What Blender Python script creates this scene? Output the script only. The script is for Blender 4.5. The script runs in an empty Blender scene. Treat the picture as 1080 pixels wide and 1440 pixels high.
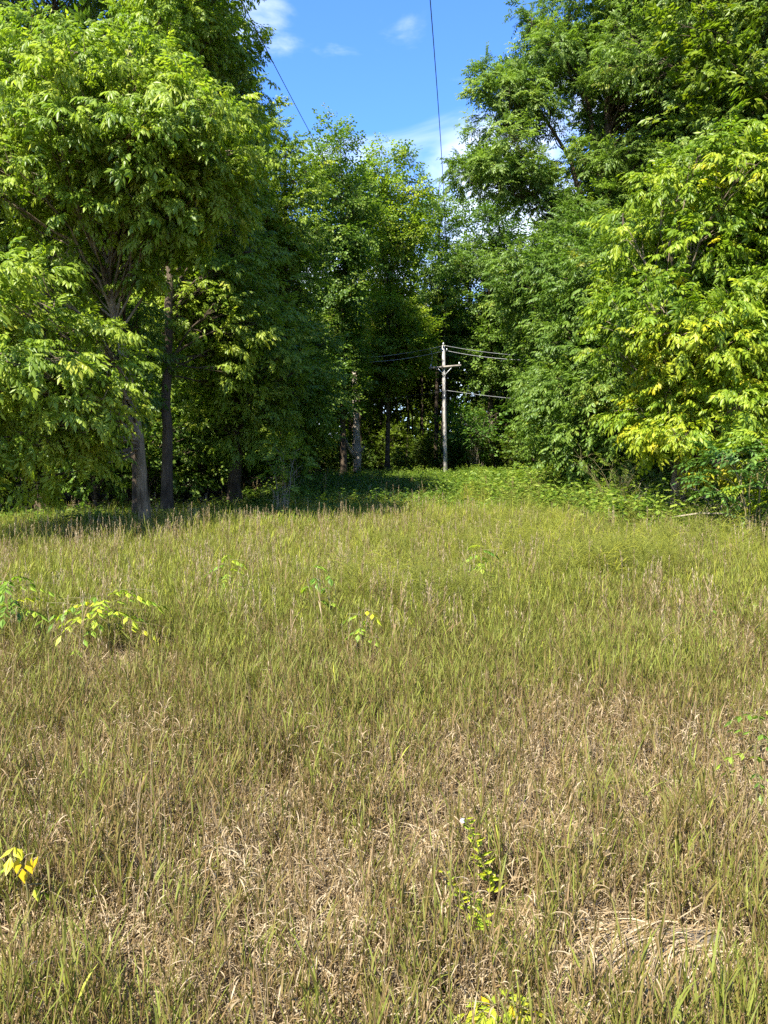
import bpy, math, random
import numpy as np
from mathutils import Vector, Matrix

C = bpy.context.scene
COL = C.collection
RNG = np.random.default_rng(7)
R = math.radians

# ------------------------------------------------------------------ camera, sky, sun, exposure
FPX, CX, CY = 1081.0, 540.0, 720.0
CAMH, PITCH = 1.65, R(4.23)
cam_d = bpy.data.cameras.new('camera')
cam = bpy.data.objects.new('camera', cam_d); COL.objects.link(cam)
cam.location = (0, 0, CAMH)
cam.rotation_euler = (R(90) - PITCH, 0, 0)
cam_d.sensor_fit = 'VERTICAL'; cam_d.sensor_height = 36.0
cam_d.lens = 36.0 * FPX / 1440.0
cam_d.clip_start = 0.05; cam_d.clip_end = 2000
C.camera = cam

SUN_EL = R(51); SUN_AZ = math.atan2(-0.54, -0.84)          # to the sun, clockwise from +Y
SUN_DIR = Vector((math.sin(SUN_AZ) * math.cos(SUN_EL), math.cos(SUN_AZ) * math.cos(SUN_EL), math.sin(SUN_EL)))
w = bpy.data.worlds.new('World'); C.world = w; w.use_nodes = True
nt = w.node_tree; nt.nodes.clear()
N = nt.nodes.new; L = nt.links.new
out = N('ShaderNodeOutputWorld'); bg = N('ShaderNodeBackground')
sky = N('ShaderNodeTexSky'); sky.sky_type = 'NISHITA'; sky.sun_disc = False
sky.sun_elevation = SUN_EL; sky.sun_rotation = SUN_AZ
sky.air_density = 1.0; sky.dust_density = 0.2; sky.ozone_density = 3.0; sky.altitude = 300
SKY_STRENGTH = 0.125
bg.inputs['Strength'].default_value = SKY_STRENGTH
L(bg.outputs[0], out.inputs[0])
tc = N('ShaderNodeTexCoord')
mp = N('ShaderNodeMapping'); mp.inputs['Scale'].default_value = (1.0, 1.0, 2.2); mp.inputs['Rotation'].default_value = (0, 0, 0.7)
L(tc.outputs['Generated'], mp.inputs['Vector'])
nz = N('ShaderNodeTexNoise'); nz.inputs['Scale'].default_value = 5.5; nz.inputs['Detail'].default_value = 7
nz.inputs['Roughness'].default_value = 0.55; nz.inputs['Distortion'].default_value = 0.6
L(mp.outputs[0], nz.inputs['Vector'])
sx = N('ShaderNodeSeparateXYZ'); L(tc.outputs['Generated'], sx.inputs[0])
lowz = N('ShaderNodeMapRange'); lowz.inputs['From Min'].default_value = 0.52; lowz.inputs['From Max'].default_value = 0.22
lowz.inputs['To Min'].default_value = 0.0; lowz.inputs['To Max'].default_value = 0.34
L(sx.outputs['Z'], lowz.inputs['Value'])
ad = N('ShaderNodeMath'); ad.operation = 'ADD'
L(nz.outputs['Fac'], ad.inputs[0]); L(lowz.outputs[0], ad.inputs[1])
last = ad
for (bx_, by_), rad_, amt in (((358, 8), 4.0, 0.13), ((575, 205), 6.0, -0.03), ((700, 290), 6.0, 0.2)):
    u = (bx_ - CX) / FPX; v = (CY - by_) / FPX
    bd = Vector((u, v * math.sin(PITCH) + math.cos(PITCH), v * math.cos(PITCH) - math.sin(PITCH))).normalized()
    dt = N('ShaderNodeVectorMath'); dt.operation = 'DOT_PRODUCT'; dt.inputs[1].default_value = bd; L(tc.outputs['Generated'], dt.inputs[0])
    mr_ = N('ShaderNodeMapRange'); mr_.inputs['From Min'].default_value = math.cos(R(rad_)); mr_.inputs['To Max'].default_value = amt
    L(dt.outputs['Value'], mr_.inputs['Value'])
    a2 = N('ShaderNodeMath'); a2.operation = 'ADD'; L(last.outputs[0], a2.inputs[0]); L(mr_.outputs[0], a2.inputs[1]); last = a2
cm = N('ShaderNodeMapRange'); cm.interpolation_type = 'SMOOTHSTEP'
cm.inputs['From Min'].default_value = 0.60; cm.inputs['From Max'].default_value = 0.95; cm.inputs['To Max'].default_value = 0.85
L(last.outputs[0], cm.inputs['Value'])
mx = N('ShaderNodeMix'); mx.data_type = 'RGBA'
L(cm.outputs[0], mx.inputs['Factor'])
tint = N('ShaderNodeMix'); tint.data_type = 'RGBA'; tint.blend_type = 'MULTIPLY'
tint.inputs['Factor'].default_value = 1.0; tint.inputs['B'].default_value = (0.45, 0.70, 1.12, 1)
L(sky.outputs[0], tint.inputs['A'])
L(tint.outputs['Result'], mx.inputs['A']); mx.inputs['B'].default_value = (3.9, 4.2, 4.6, 1)
L(mx.outputs['Result'], bg.inputs['Color'])

sl = bpy.data.lights.new('sun', 'SUN'); sl.energy = 5.0; sl.angle = R(0.53); sl.color = (1.0, 0.955, 0.87)
so = bpy.data.objects.new('sun', sl); COL.objects.link(so)
so.location = (-30, -20, 40); so.rotation_euler = (-SUN_DIR).to_track_quat('-Z', 'Y').to_euler()

C.view_settings.view_transform = 'Standard'; C.view_settings.look = 'None'
C.view_settings.exposure = 1.66; C.view_settings.gamma = 1.0
C.view_settings.use_curve_mapping = False
try:
    cy = C.cycles
    cy.max_bounces = 7; cy.diffuse_bounces = 4; cy.glossy_bounces = 2; cy.transmission_bounces = 4
    cy.transparent_max_bounces = 8; cy.caustics_reflective = False; cy.caustics_refractive = False
    cy.sample_clamp_indirect = 6.0
    cy.use_denoising = False
    C.render.film_transparent = False
except Exception:
    pass

# ------------------------------------------------------------------ helpers
def P(px, py, y):
    """world point seen at photo pixel (px, py) at ground distance y"""
    u = (px - CX) / FPX; v = (CY - py) / FPX
    d = np.array([u, v * math.sin(PITCH) + math.cos(PITCH), v * math.cos(PITCH) - math.sin(PITCH)])
    k = y / d[1]
    return np.array([d[0] * k, y, CAMH + d[2] * k])

def G(px, py):
    """ground point under a photo pixel"""
    u = (px - CX) / FPX; v = (CY - py) / FPX
    d = np.array([u, v * math.sin(PITCH) + math.cos(PITCH), v * math.cos(PITCH) - math.sin(PITCH)])
    k = -CAMH / d[2]
    return np.array([d[0] * k, d[1] * k, 0.0])

def gz(x, y):
    x = np.asarray(x, float); y = np.asarray(y, float)
    return 0.035 * np.sin(0.9 * x + 0.4 * y) + 0.03 * np.sin(1.7 * y - 0.6 * x + 1.3) + 0.10 * np.sin(0.16 * x + 0.7) * np.clip(y / 20, 0, 1)

_vg = np.random.default_rng(99).random((64, 64))
def vnoise(x, y, s=1.0, o=0.0):
    x = np.asarray(x, float) * s + o + 100; y = np.asarray(y, float) * s + o * 1.7 + 100
    xi = np.floor(x).astype(int); yi = np.floor(y).astype(int); fx = x - xi; fy = y - yi
    fx = fx * fx * (3 - 2 * fx); fy = fy * fy * (3 - 2 * fy)
    g = lambda a, b: _vg[a % 64, b % 64]
    return (g(xi, yi) * (1 - fx) + g(xi + 1, yi) * fx) * (1 - fy) + (g(xi, yi + 1) * (1 - fx) + g(xi + 1, yi + 1) * fx) * fy

class MB:
    """collects vertices, quads and tris, one float attribute 'tone' per vertex"""
    def __init__(s): s.v = []; s.q = []; s.t = []; s.a = []; s.n = 0
    def add(s, V, Q=None, T=None, tone=0.5):
        V = np.asarray(V, float)
        if Q is not None and len(Q): s.q.append(np.asarray(Q, int) + s.n)
        if T is not None and len(T): s.t.append(np.asarray(T, int) + s.n)
        s.v.append(V); s.a.append(np.broadcast_to(np.asarray(tone, float), (len(V),)))
        s.n += len(V)
    def arrays(s):
        return (np.concatenate(s.v), np.concatenate(s.q) if s.q else np.zeros((0, 4), int),
                np.concatenate(s.t) if s.t else np.zeros((0, 3), int), np.concatenate(s.a))
    def mesh(s, name, mat, smooth=False):
        V, Q, T, A = s.arrays()
        return mesh_from(name, V, Q, T, A, mat, smooth)

def mesh_from(name, V, Q, T, A, mat, smooth=False):
    me = bpy.data.meshes.new(name)
    nq, ntr = len(Q), len(T)
    me.vertices.add(len(V)); me.vertices.foreach_set('co', np.ascontiguousarray(V, np.float32).ravel())
    me.loops.add(nq * 4 + ntr * 3); me.polygons.add(nq + ntr)
    li = np.concatenate([np.asarray(Q).ravel(), np.asarray(T).ravel()]).astype(np.int32)
    me.loops.foreach_set('vertex_index', li)
    ls = np.concatenate([np.arange(nq) * 4, nq * 4 + np.arange(ntr) * 3]).astype(np.int32)
    me.polygons.foreach_set('loop_start', ls)
    if smooth: me.polygons.foreach_set('use_smooth', np.ones(nq + ntr, bool))
    at = me.attributes.new('tone', 'FLOAT', 'POINT'); at.data.foreach_set('value', np.ascontiguousarray(A, np.float32))
    me.materials.append(mat)
    me.update(calc_edges=True)
    return me

def link(name, me, parent=None, loc=(0, 0, 0)):
    o = bpy.data.objects.new(name, me); COL.objects.link(o)
    o.location = loc
    if parent: o.parent = parent
    return o

def tag(o, label, cat, group=None, kind=None):
    o['label'] = label; o['category'] = cat
    if group: o['group'] = group
    if kind: o['kind'] = kind
    return o

def thing(name, label, cat, loc=(0, 0, 0), group=None):
    o = bpy.data.objects.new(name, None); COL.objects.link(o)
    o.location = loc; o.empty_display_size = 0.2
    return tag(o, label, cat, group)

def copy_thing(src, loc, rz=0.0, s=1.0, label=None, group=None):
    r = src.copy(); COL.objects.link(r)
    r.location = loc; r.rotation_euler = (0, 0, rz)
    r.scale = (s, s, s) if np.isscalar(s) else s
    if label: r['label'] = label
    if group: r['group'] = group
    for ch in src.children:
        c = ch.copy(); COL.objects.link(c); c.parent = r
    return r

def norm(a): return a / (np.linalg.norm(a, axis=-1, keepdims=True) + 1e-9)

def tube(mb, pts, rad, n=6, tone=0.5, cap=False):
    pts = np.asarray(pts, float); m = len(pts)
    rad = np.broadcast_to(np.asarray(rad, float), (m,))
    d = norm(np.gradient(pts, axis=0))
    ref = np.array([0.0, 0.0, 1.0]) if abs(d[:, 2]).mean() < 0.8 else np.array([0.0, 1.0, 0.0])
    a = norm(np.cross(d, ref)); b = np.cross(d, a)
    th = np.arange(n) * 2 * np.pi / n
    V = pts[:, None] + rad[:, None, None] * (np.cos(th)[None, :, None] * a[:, None] + np.sin(th)[None, :, None] * b[:, None])
    i = np.arange(m - 1)[:, None] * n; j = np.arange(n)[None]; k = (j + 1) % n
    Q = np.stack([i + j, i + k, i + n + k, i + n + j], -1).reshape(-1, 4)
    T = None; V = V.reshape(-1, 3)
    if cap:
        V = np.concatenate([V, pts[-1:], pts[:1]]); c = m * n
        T = [[(m - 1) * n + q, (m - 1) * n + (q + 1) % n, c] for q in range(n)] + [[(q + 1) % n, q, c + 1] for q in range(n)]
    mb.add(V, Q, T, tone)

def bez(p0, p1, p2, n):
    t = np.linspace(0, 1, n)[:, None]
    return (1 - t) ** 2 * p0 + 2 * t * (1 - t) * p1 + t * t * p2

def box(mb, c, s, rot=None, tone=0.5):
    c = np.asarray(c, float); s = np.asarray(s, float) / 2
    V = np.array([[x, y, z] for x in (-1, 1) for y in (-1, 1) for z in (-1, 1)], float) * s
    if rot is not None: V = V @ np.array(rot).T
    mb.add(V + c, [[0, 1, 3, 2], [4, 6, 7, 5], [0, 4, 5, 1], [2, 3, 7, 6], [0, 2, 6, 4], [1, 5, 7, 3]], None, tone)

# ------------------------------------------------------------------ materials
def new_mat(name):
    m = bpy.data.materials.new(name); m.use_nodes = True
    nt = m.node_tree; nt.nodes.clear()
    o = nt.nodes.new('ShaderNodeOutputMaterial')
    return m, nt, nt.nodes.new, nt.links.new, o

def ramp(N, stops):
    r = N('ShaderNodeValToRGB'); e = r.color_ramp.elements
    while len(e) < len(stops): e.new(0.5)
    for k, (p, c) in enumerate(stops):
        e[k].position = p; e[k].color = (*c, 1)
    return r

def leaf_mat(name, stops, trans=0.38, boost=(1.45, 1.6, 0.6), rough=0.42, spec=0.30, jitter=0.10, instancer=None):
    m, nt, N, L, o = new_mat(name)
    at = N('ShaderNodeAttribute'); at.attribute_name = 'tone'
    val = at.outputs['Fac']
    oi = N('ShaderNodeObjectInfo')
    j = N('ShaderNodeMath'); j.operation = 'MULTIPLY_ADD'; L(oi.outputs['Random'], j.inputs[0])
    j.inputs[1].default_value = jitter; j.inputs[2].default_value = -jitter / 2
    a = N('ShaderNodeMath'); a.operation = 'ADD'; L(val, a.inputs[0]); L(j.outputs[0], a.inputs[1])
    src = a.outputs[0]
    if instancer:
        ia = N('ShaderNodeAttribute'); ia.attribute_type = 'INSTANCER'; ia.attribute_name = instancer
        b = N('ShaderNodeMath'); b.operation = 'ADD'; L(src, b.inputs[0]); L(ia.outputs['Fac'], b.inputs[1]); src = b.outputs[0]
    r = ramp(N, stops); L(src, r.inputs[0])
    p = N('ShaderNodeBsdfPrincipled'); L(r.outputs[0], p.inputs['Base Color'])
    p.inputs['Roughness'].default_value = rough; p.inputs['Specular IOR Level'].default_value = spec
    t = N('ShaderNodeBsdfTranslucent')
    k = N('ShaderNodeMix'); k.data_type = 'RGBA'; k.blend_type = 'MULTIPLY'; k.inputs['Factor'].default_value = 1
    k.inputs['B'].default_value = (*boost, 1); L(r.outputs[0], k.inputs['A']); L(k.outputs['Result'], t.inputs['Color'])
    ms = N('ShaderNodeMixShader'); ms.inputs[0].default_value = trans
    L(p.outputs[0], ms.inputs[1]); L(t.outputs[0], ms.inputs[2]); L(ms.outputs[0], o.inputs[0])
    return m

def bark_mat(name, c1, c2, scale=7, bump=0.7, vec=None):
    m, nt, N, L, o = new_mat(name)
    tc = N('ShaderNodeTexCoord'); mp = N('ShaderNodeMapping'); mp.inputs['Scale'].default_value = vec or (scale, scale, scale * 0.16)
    L(tc.outputs['Object'], mp.inputs[0])
    n1 = N('ShaderNodeTexNoise'); n1.inputs['Scale'].default_value = 3.0; n1.inputs['Detail'].default_value = 6; n1.inputs['Roughness'].default_value = 0.65
    L(mp.outputs[0], n1.inputs['Vector'])
    n2 = N('ShaderNodeTexNoise'); n2.inputs['Scale'].default_value = 1.7; n2.inputs['Detail'].default_value = 3
    L(tc.outputs['Object'], n2.inputs['Vector'])
    mixv = N('ShaderNodeMath'); mixv.operation = 'MULTIPLY_ADD'; mixv.inputs[1].default_value = 0.5
    L(n2.outputs['Fac'], mixv.inputs[0])
    h = N('ShaderNodeMath'); h.operation = 'MULTIPLY'; h.inputs[1].default_value = 0.5; L(n1.outputs['Fac'], h.inputs[0]); L(h.outputs[0], mixv.inputs[2])
    r = ramp(N, [(0.36, c1), (0.62, c2)]); L(mixv.outputs[0], r.inputs[0])
    p = N('ShaderNodeBsdfPrincipled'); L(r.outputs[0], p.inputs['Base Color']); p.inputs['Roughness'].default_value = 0.9
    p.inputs['Specular IOR Level'].default_value = 0.15
    b = N('ShaderNodeBump'); b.inputs['Strength'].default_value = bump; b.inputs['Distance'].default_value = 0.03
    L(n1.outputs['Fac'], b.inputs['Height']); L(b.outputs[0], p.inputs['Normal'])
    L(p.outputs[0], o.inputs[0])
    return m

def plain_mat(name, c, rough=0.6, metal=0.0):
    m, nt, N, L, o = new_mat(name)
    tc = N('ShaderNodeTexCoord'); n = N('ShaderNodeTexNoise'); n.inputs['Scale'].default_value = 9; n.inputs['Detail'].default_value = 4
    L(tc.outputs['Object'], n.inputs['Vector'])
    r = ramp(N, [(0.3, tuple(x * 0.75 for x in c)), (0.7, tuple(min(1, x * 1.2) for x in c))]); L(n.outputs['Fac'], r.inputs[0])
    p = N('ShaderNodeBsdfPrincipled'); L(r.outputs[0], p.inputs['Base Color'])
    p.inputs['Roughness'].default_value = rough; p.inputs['Metallic'].default_value = metal
    L(p.outputs[0], o.inputs[0])
    return m

M_FRESH = leaf_mat('fresh_leaf', [(0.0, (0.070, 0.135, 0.012)), (0.45, (0.195, 0.275, 0.026)), (0.85, (0.33, 0.39, 0.045)), (1.0, (0.38, 0.40, 0.04))], trans=0.42)
M_WALNUT = leaf_mat('walnut_leaf', [(0.0, (0.075, 0.130, 0.025)), (0.5, (0.165, 0.245, 0.045)), (0.9, (0.27, 0.34, 0.07)), (1.0, (0.32, 0.32, 0.06))], trans=0.42)
M_YELLOW = leaf_mat('yellowing_leaf', [(0.0, (0.07, 0.135, 0.007)), (0.40, (0.19, 0.275, 0.02)), (0.72, (0.32, 0.37, 0.024)), (1.0, (0.50, 0.43, 0.02))], trans=0.42)
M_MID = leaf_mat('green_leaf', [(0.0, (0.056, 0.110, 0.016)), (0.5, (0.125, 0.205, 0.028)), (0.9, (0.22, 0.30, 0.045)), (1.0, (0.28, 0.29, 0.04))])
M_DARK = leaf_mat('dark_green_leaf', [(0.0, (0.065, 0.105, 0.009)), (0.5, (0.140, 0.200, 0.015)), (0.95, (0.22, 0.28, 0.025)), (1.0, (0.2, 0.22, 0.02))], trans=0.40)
M_BLUE = leaf_mat('bluish_leaf', [(0.0, (0.05, 0.12, 0.024)), (0.5, (0.10, 0.19, 0.035)), (0.9, (0.18, 0.28, 0.045)), (1.0, (0.2, 0.3, 0.05))])
M_SEED = leaf_mat('seedling_leaf', [(0.0, (0.07, 0.15, 0.02)), (0.4, (0.22, 0.33, 0.035)), (0.75, (0.42, 0.46, 0.035)), (0.9, (0.5, 0.46, 0.03)), (1.0, (0.68, 0.42, 0.015))], jitter=0.0)
M_BARK = bark_mat('grey_brown_bark', (0.055, 0.041, 0.025), (0.27, 0.21, 0.135))
M_BARKD = bark_mat('dark_bark', (0.030, 0.022, 0.014), (0.115, 0.085, 0.055))
M_PALE = bark_mat('bleached_wood', (0.16, 0.12, 0.08), (0.52, 0.45, 0.35), 5)
M_STEM = leaf_mat('green_stem', [(0, (0.10, 0.10, 0.03)), (1, (0.25, 0.20, 0.09))], trans=0.05)
M_TWIG = bark_mat('dry_twig', (0.13, 0.10, 0.07), (0.36, 0.30, 0.21), 20, 0.2)
GR = [(0.0, (0.47, 0.37, 0.225)), (0.16, (0.33, 0.24, 0.125)), (0.30, (0.225, 0.145, 0.06)), (0.42, (0.18, 0.148, 0.036)),
      (0.58, (0.158, 0.176, 0.030)), (0.78, (0.245, 0.265, 0.040)), (1.0, (0.42, 0.41, 0.04))]
M_GRASS = leaf_mat('meadow_grass', GR, trans=0.32, boost=(1.3, 1.35, 0.7), rough=0.55, spec=0.15, jitter=0.16, instancer='tint')
M_WEED = leaf_mat('weed_leaf', [(0.0, (0.06, 0.11, 0.014)), (0.5, (0.13, 0.21, 0.024)), (1.0, (0.27, 0.32, 0.045))], trans=0.33, jitter=0.25, instancer='tint')

# ------------------------------------------------------------------ ground
def ground_mat():
    m, nt, N, L, o = new_mat('thatch_and_soil')
    tc = N('ShaderNodeNewGeometry'); pos = tc.outputs['Position']
    n1 = N('ShaderNodeTexNoise'); n1.inputs['Scale'].default_value = 38; n1.inputs['Detail'].default_value = 6; n1.inputs['Roughness'].default_value = 0.7
    mp = N('ShaderNodeMapping'); mp.inputs['Scale'].default_value = (1, 0.4, 1); mp.inputs['Rotation'].default_value = (0, 0, 0.6)
    L(pos, mp.inputs[0]); L(mp.outputs[0], n1.inputs['Vector'])
    n2 = N('ShaderNodeTexNoise'); n2.inputs['Scale'].default_value = 1.3; n2.inputs['Detail'].default_value = 4; L(pos, n2.inputs['Vector'])
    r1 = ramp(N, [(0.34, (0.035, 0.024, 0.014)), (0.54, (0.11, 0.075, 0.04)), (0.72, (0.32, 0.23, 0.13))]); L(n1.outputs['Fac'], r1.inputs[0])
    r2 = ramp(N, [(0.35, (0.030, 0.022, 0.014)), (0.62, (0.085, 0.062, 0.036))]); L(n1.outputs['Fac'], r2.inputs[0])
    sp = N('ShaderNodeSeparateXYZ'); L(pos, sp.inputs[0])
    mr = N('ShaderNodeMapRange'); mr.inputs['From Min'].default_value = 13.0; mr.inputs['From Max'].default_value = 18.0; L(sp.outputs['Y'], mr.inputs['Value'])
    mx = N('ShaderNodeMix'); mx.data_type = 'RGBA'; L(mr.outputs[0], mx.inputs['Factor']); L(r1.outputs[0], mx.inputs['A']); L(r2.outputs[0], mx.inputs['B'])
    p = N('ShaderNodeBsdfPrincipled'); p.inputs['Roughness'].default_value = 0.95; p.inputs['Specular IOR Level'].default_value = 0.1
    L(mx.outputs['Result'], p.inputs['Base Color'])
    b = N('ShaderNodeBump'); b.inputs['Strength'].default_value = 0.6; b.inputs['Distance'].default_value = 0.02
    L(n1.outputs['Fac'], b.inputs['Height']); L(b.outputs[0], p.inputs['Normal']); L(p.outputs[0], o.inputs[0])
    return m
xs = np.concatenate([[-900, -300, -120], np.linspace(-50, 50, 120), [120, 300, 900]])
ys = np.concatenate([[-900, -200, -60], np.linspace(-20, 100, 150), [150, 300, 900]])
X, Y = np.meshgrid(xs, ys, indexing='ij'); Z = gz(X, Y) * ((abs(X) < 60) & (abs(Y) < 110))
nx, ny = X.shape
i = np.arange(nx - 1)[:, None] * ny; j = np.arange(ny - 1)[None]
Q = np.stack([i + j, i + ny + j, i + ny + j + 1, i + j + 1], -1).reshape(-1, 4)
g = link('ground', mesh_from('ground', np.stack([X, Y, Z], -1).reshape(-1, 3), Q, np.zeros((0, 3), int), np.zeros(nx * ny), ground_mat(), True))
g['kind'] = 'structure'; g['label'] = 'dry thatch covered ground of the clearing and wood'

# ------------------------------------------------------------------ leaf spray templates
def leaflet(mb, rng, base, d, up, ln, wd, fold=0.25, tone=0.5, curl=0.15):
    d = norm(np.asarray(d, float)); s = norm(np.cross(d, up)); u = np.cross(s, d)
    mid = base + d * ln * 0.45 + u * ln * curl * 0.5
    tip = base + d * ln - u * ln * curl
    l = base + d * ln * 0.42 + s * wd * 0.5 - u * wd * fold + u * ln * curl * 0.3
    r = base + d * ln * 0.42 - s * wd * 0.5 - u * wd * fold + u * ln * curl * 0.3
    mb.add(np.array([base, l, mid, r, tip]), [[0, 2, 4, 1], [0, 3, 4, 2]], None, tone)

def rot_about(v, k, a):
    k = norm(np.asarray(k, float)); v = np.asarray(v, float)
    return v * math.cos(a) + np.cross(k, v) * math.sin(a) + k * np.dot(k, v) * (1 - math.cos(a))

def compound(mb, rng, base, d, ln, pairs, ll, lw, droop=0.5, hang=0.5, tone=0.5):
    """a pinnate leaf: rachis arching down, leaflets in pairs"""
    d = norm(np.asarray(d, float)); n = pairs + 1
    side = norm(np.cross(d, [0, 0, 1.0])); p = np.array(base, float); cur = d.copy()
    for k in range(n):
        cur = norm(cur + np.array([0, 0, -droop / n]))
        p = p + cur * ln / n
        if k == n - 1:
            leaflet(mb, rng, p, cur + [0, 0, -hang * 0.4], np.array([0, 0, 1.0]), ll * 1.15, lw * 1.1, tone=tone + rng.uniform(-.12, .12)); break
        for sg in (-1, 1):
            if rng.random() < 0.08: continue
            ld = norm(side * sg * rng.uniform(.7, 1.0) + cur * rng.uniform(.4, .8) + np.array([0, 0, -hang * rng.uniform(.5, 1.3)]))
            leaflet(mb, rng, p, ld, norm(np.array([0, 0, 1.0]) + side * rng.uniform(-.3, .3)), ll * rng.uniform(.75, 1.1), lw * rng.uniform(.8, 1.1), tone=tone + rng.uniform(-.12, .12))

def spray_boxelder(rng, ll=0.09, lw=0.044):
    mb = MB(); L_ = 0.34
    for k in range(7):
        t = (k + 1) / 7; b = np.array([L_ * t, 0, -0.04 * t * t])
        a = rng.uniform(-1.2, 1.2) if k < 6 else 0
        d = np.array([math.cos(a), math.sin(a), rng.uniform(-.25, .3)])
        compound(mb, rng, b, d, rng.uniform(.12, .18), 2, ll * rng.uniform(.75, 1.15), lw, rng.uniform(.3, .9), rng.uniform(.2, .95), tone=0.5 + rng.uniform(-.18, .18))
    return mb.arrays()
def spray_pinnate(rng, ll=0.085, lw=0.037):
    mb = MB(); L_ = 0.30
    for k in range(5):
        t = (k + 1) / 5; b = np.array([L_ * t * 0.6, 0, 0.0])
        a = rng.uniform(-1.4, 1.4)
        d = np.array([math.cos(a), math.sin(a), rng.uniform(-.1, .5)])
        compound(mb, rng, b, d, rng.uniform(.24, .34), 5, ll, lw, 0.55, 0.3, tone=0.5 + rng.uniform(-.18, .18))
    return mb.arrays()
def spray_simple(rng, ll=0.11, lw=0.085, n=14):
    mb = MB()
    for k in range(n):
        t = (k + 1) / n; b = np.array([0.42 * t, rng.uniform(-.12, .12), rng.uniform(-.05, .05)])
        a = rng.uniform(-1.5, 1.5)
        d = np.array([math.cos(a), math.sin(a), rng.uniform(-.7, .15)])
        leaflet(mb, rng, b, d, norm(np.array([rng.uniform(-.3, .3), rng.uniform(-.3, .3), 1.0])), ll * rng.uniform(.7, 1.15), lw * rng.uniform(.75, 1.1), tone=0.5 + rng.uniform(-.28, .28))
    return mb.arrays()
rt = np.random.default_rng(3)
SP_BOX = [spray_boxelder(rt) for _ in range(4)]
SP_BOXL = [spray_boxelder(rt, 0.112, 0.047) for _ in range(4)]
SP_PIN = [spray_pinnate(rt) for _ in range(4)]
SP_SIM = [spray_simple(rt) for _ in range(4)]
SP_FAR = [spray_simple(rt, 0.20, 0.13, 11) for _ in range(4)]

def scatter(tpls, pos, head, up, scale, tone, rng):
    """stamp spray templates: returns V, Q, A"""
    n = len(pos)
    x = norm(head); z = norm(up - (up * x).sum(1, keepdims=True) * x); y = np.cross(z, x)
    Rm = np.stack([x, y, z], -1)                    # columns
    which = rng.integers(0, len(tpls), n)
    Vs, Qs, As = [], [], []; off = 0
    for k, (tv, tq, tt, ta) in enumerate(tpls):
        idx = np.where(which == k)[0]
        if not len(idx): continue
        V = np.einsum('nij,mj->nmi', Rm[idx] * scale[idx, None, None], tv) + pos[idx, None]
        q = tq[None] + (np.arange(len(idx)) * len(tv))[:, None, None] + off
        A = ta[None] + tone[idx, None]
        Vs.append(V.reshape(-1, 3)); Qs.append(q.reshape(-1, 4)); As.append(A.ravel()); off += V.shape[0] * V.shape[1]
    return np.concatenate(Vs), np.concatenate(Qs), np.concatenate(As)

# ------------------------------------------------------------------ trees
def polyline_at(pts, z):
    zz = pts[:, 2]; z = np.clip(z, zz[0], zz[-1])
    return np.array([np.interp(z, zz, pts[:, 0]), np.interp(z, zz, pts[:, 1]), z])

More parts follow.
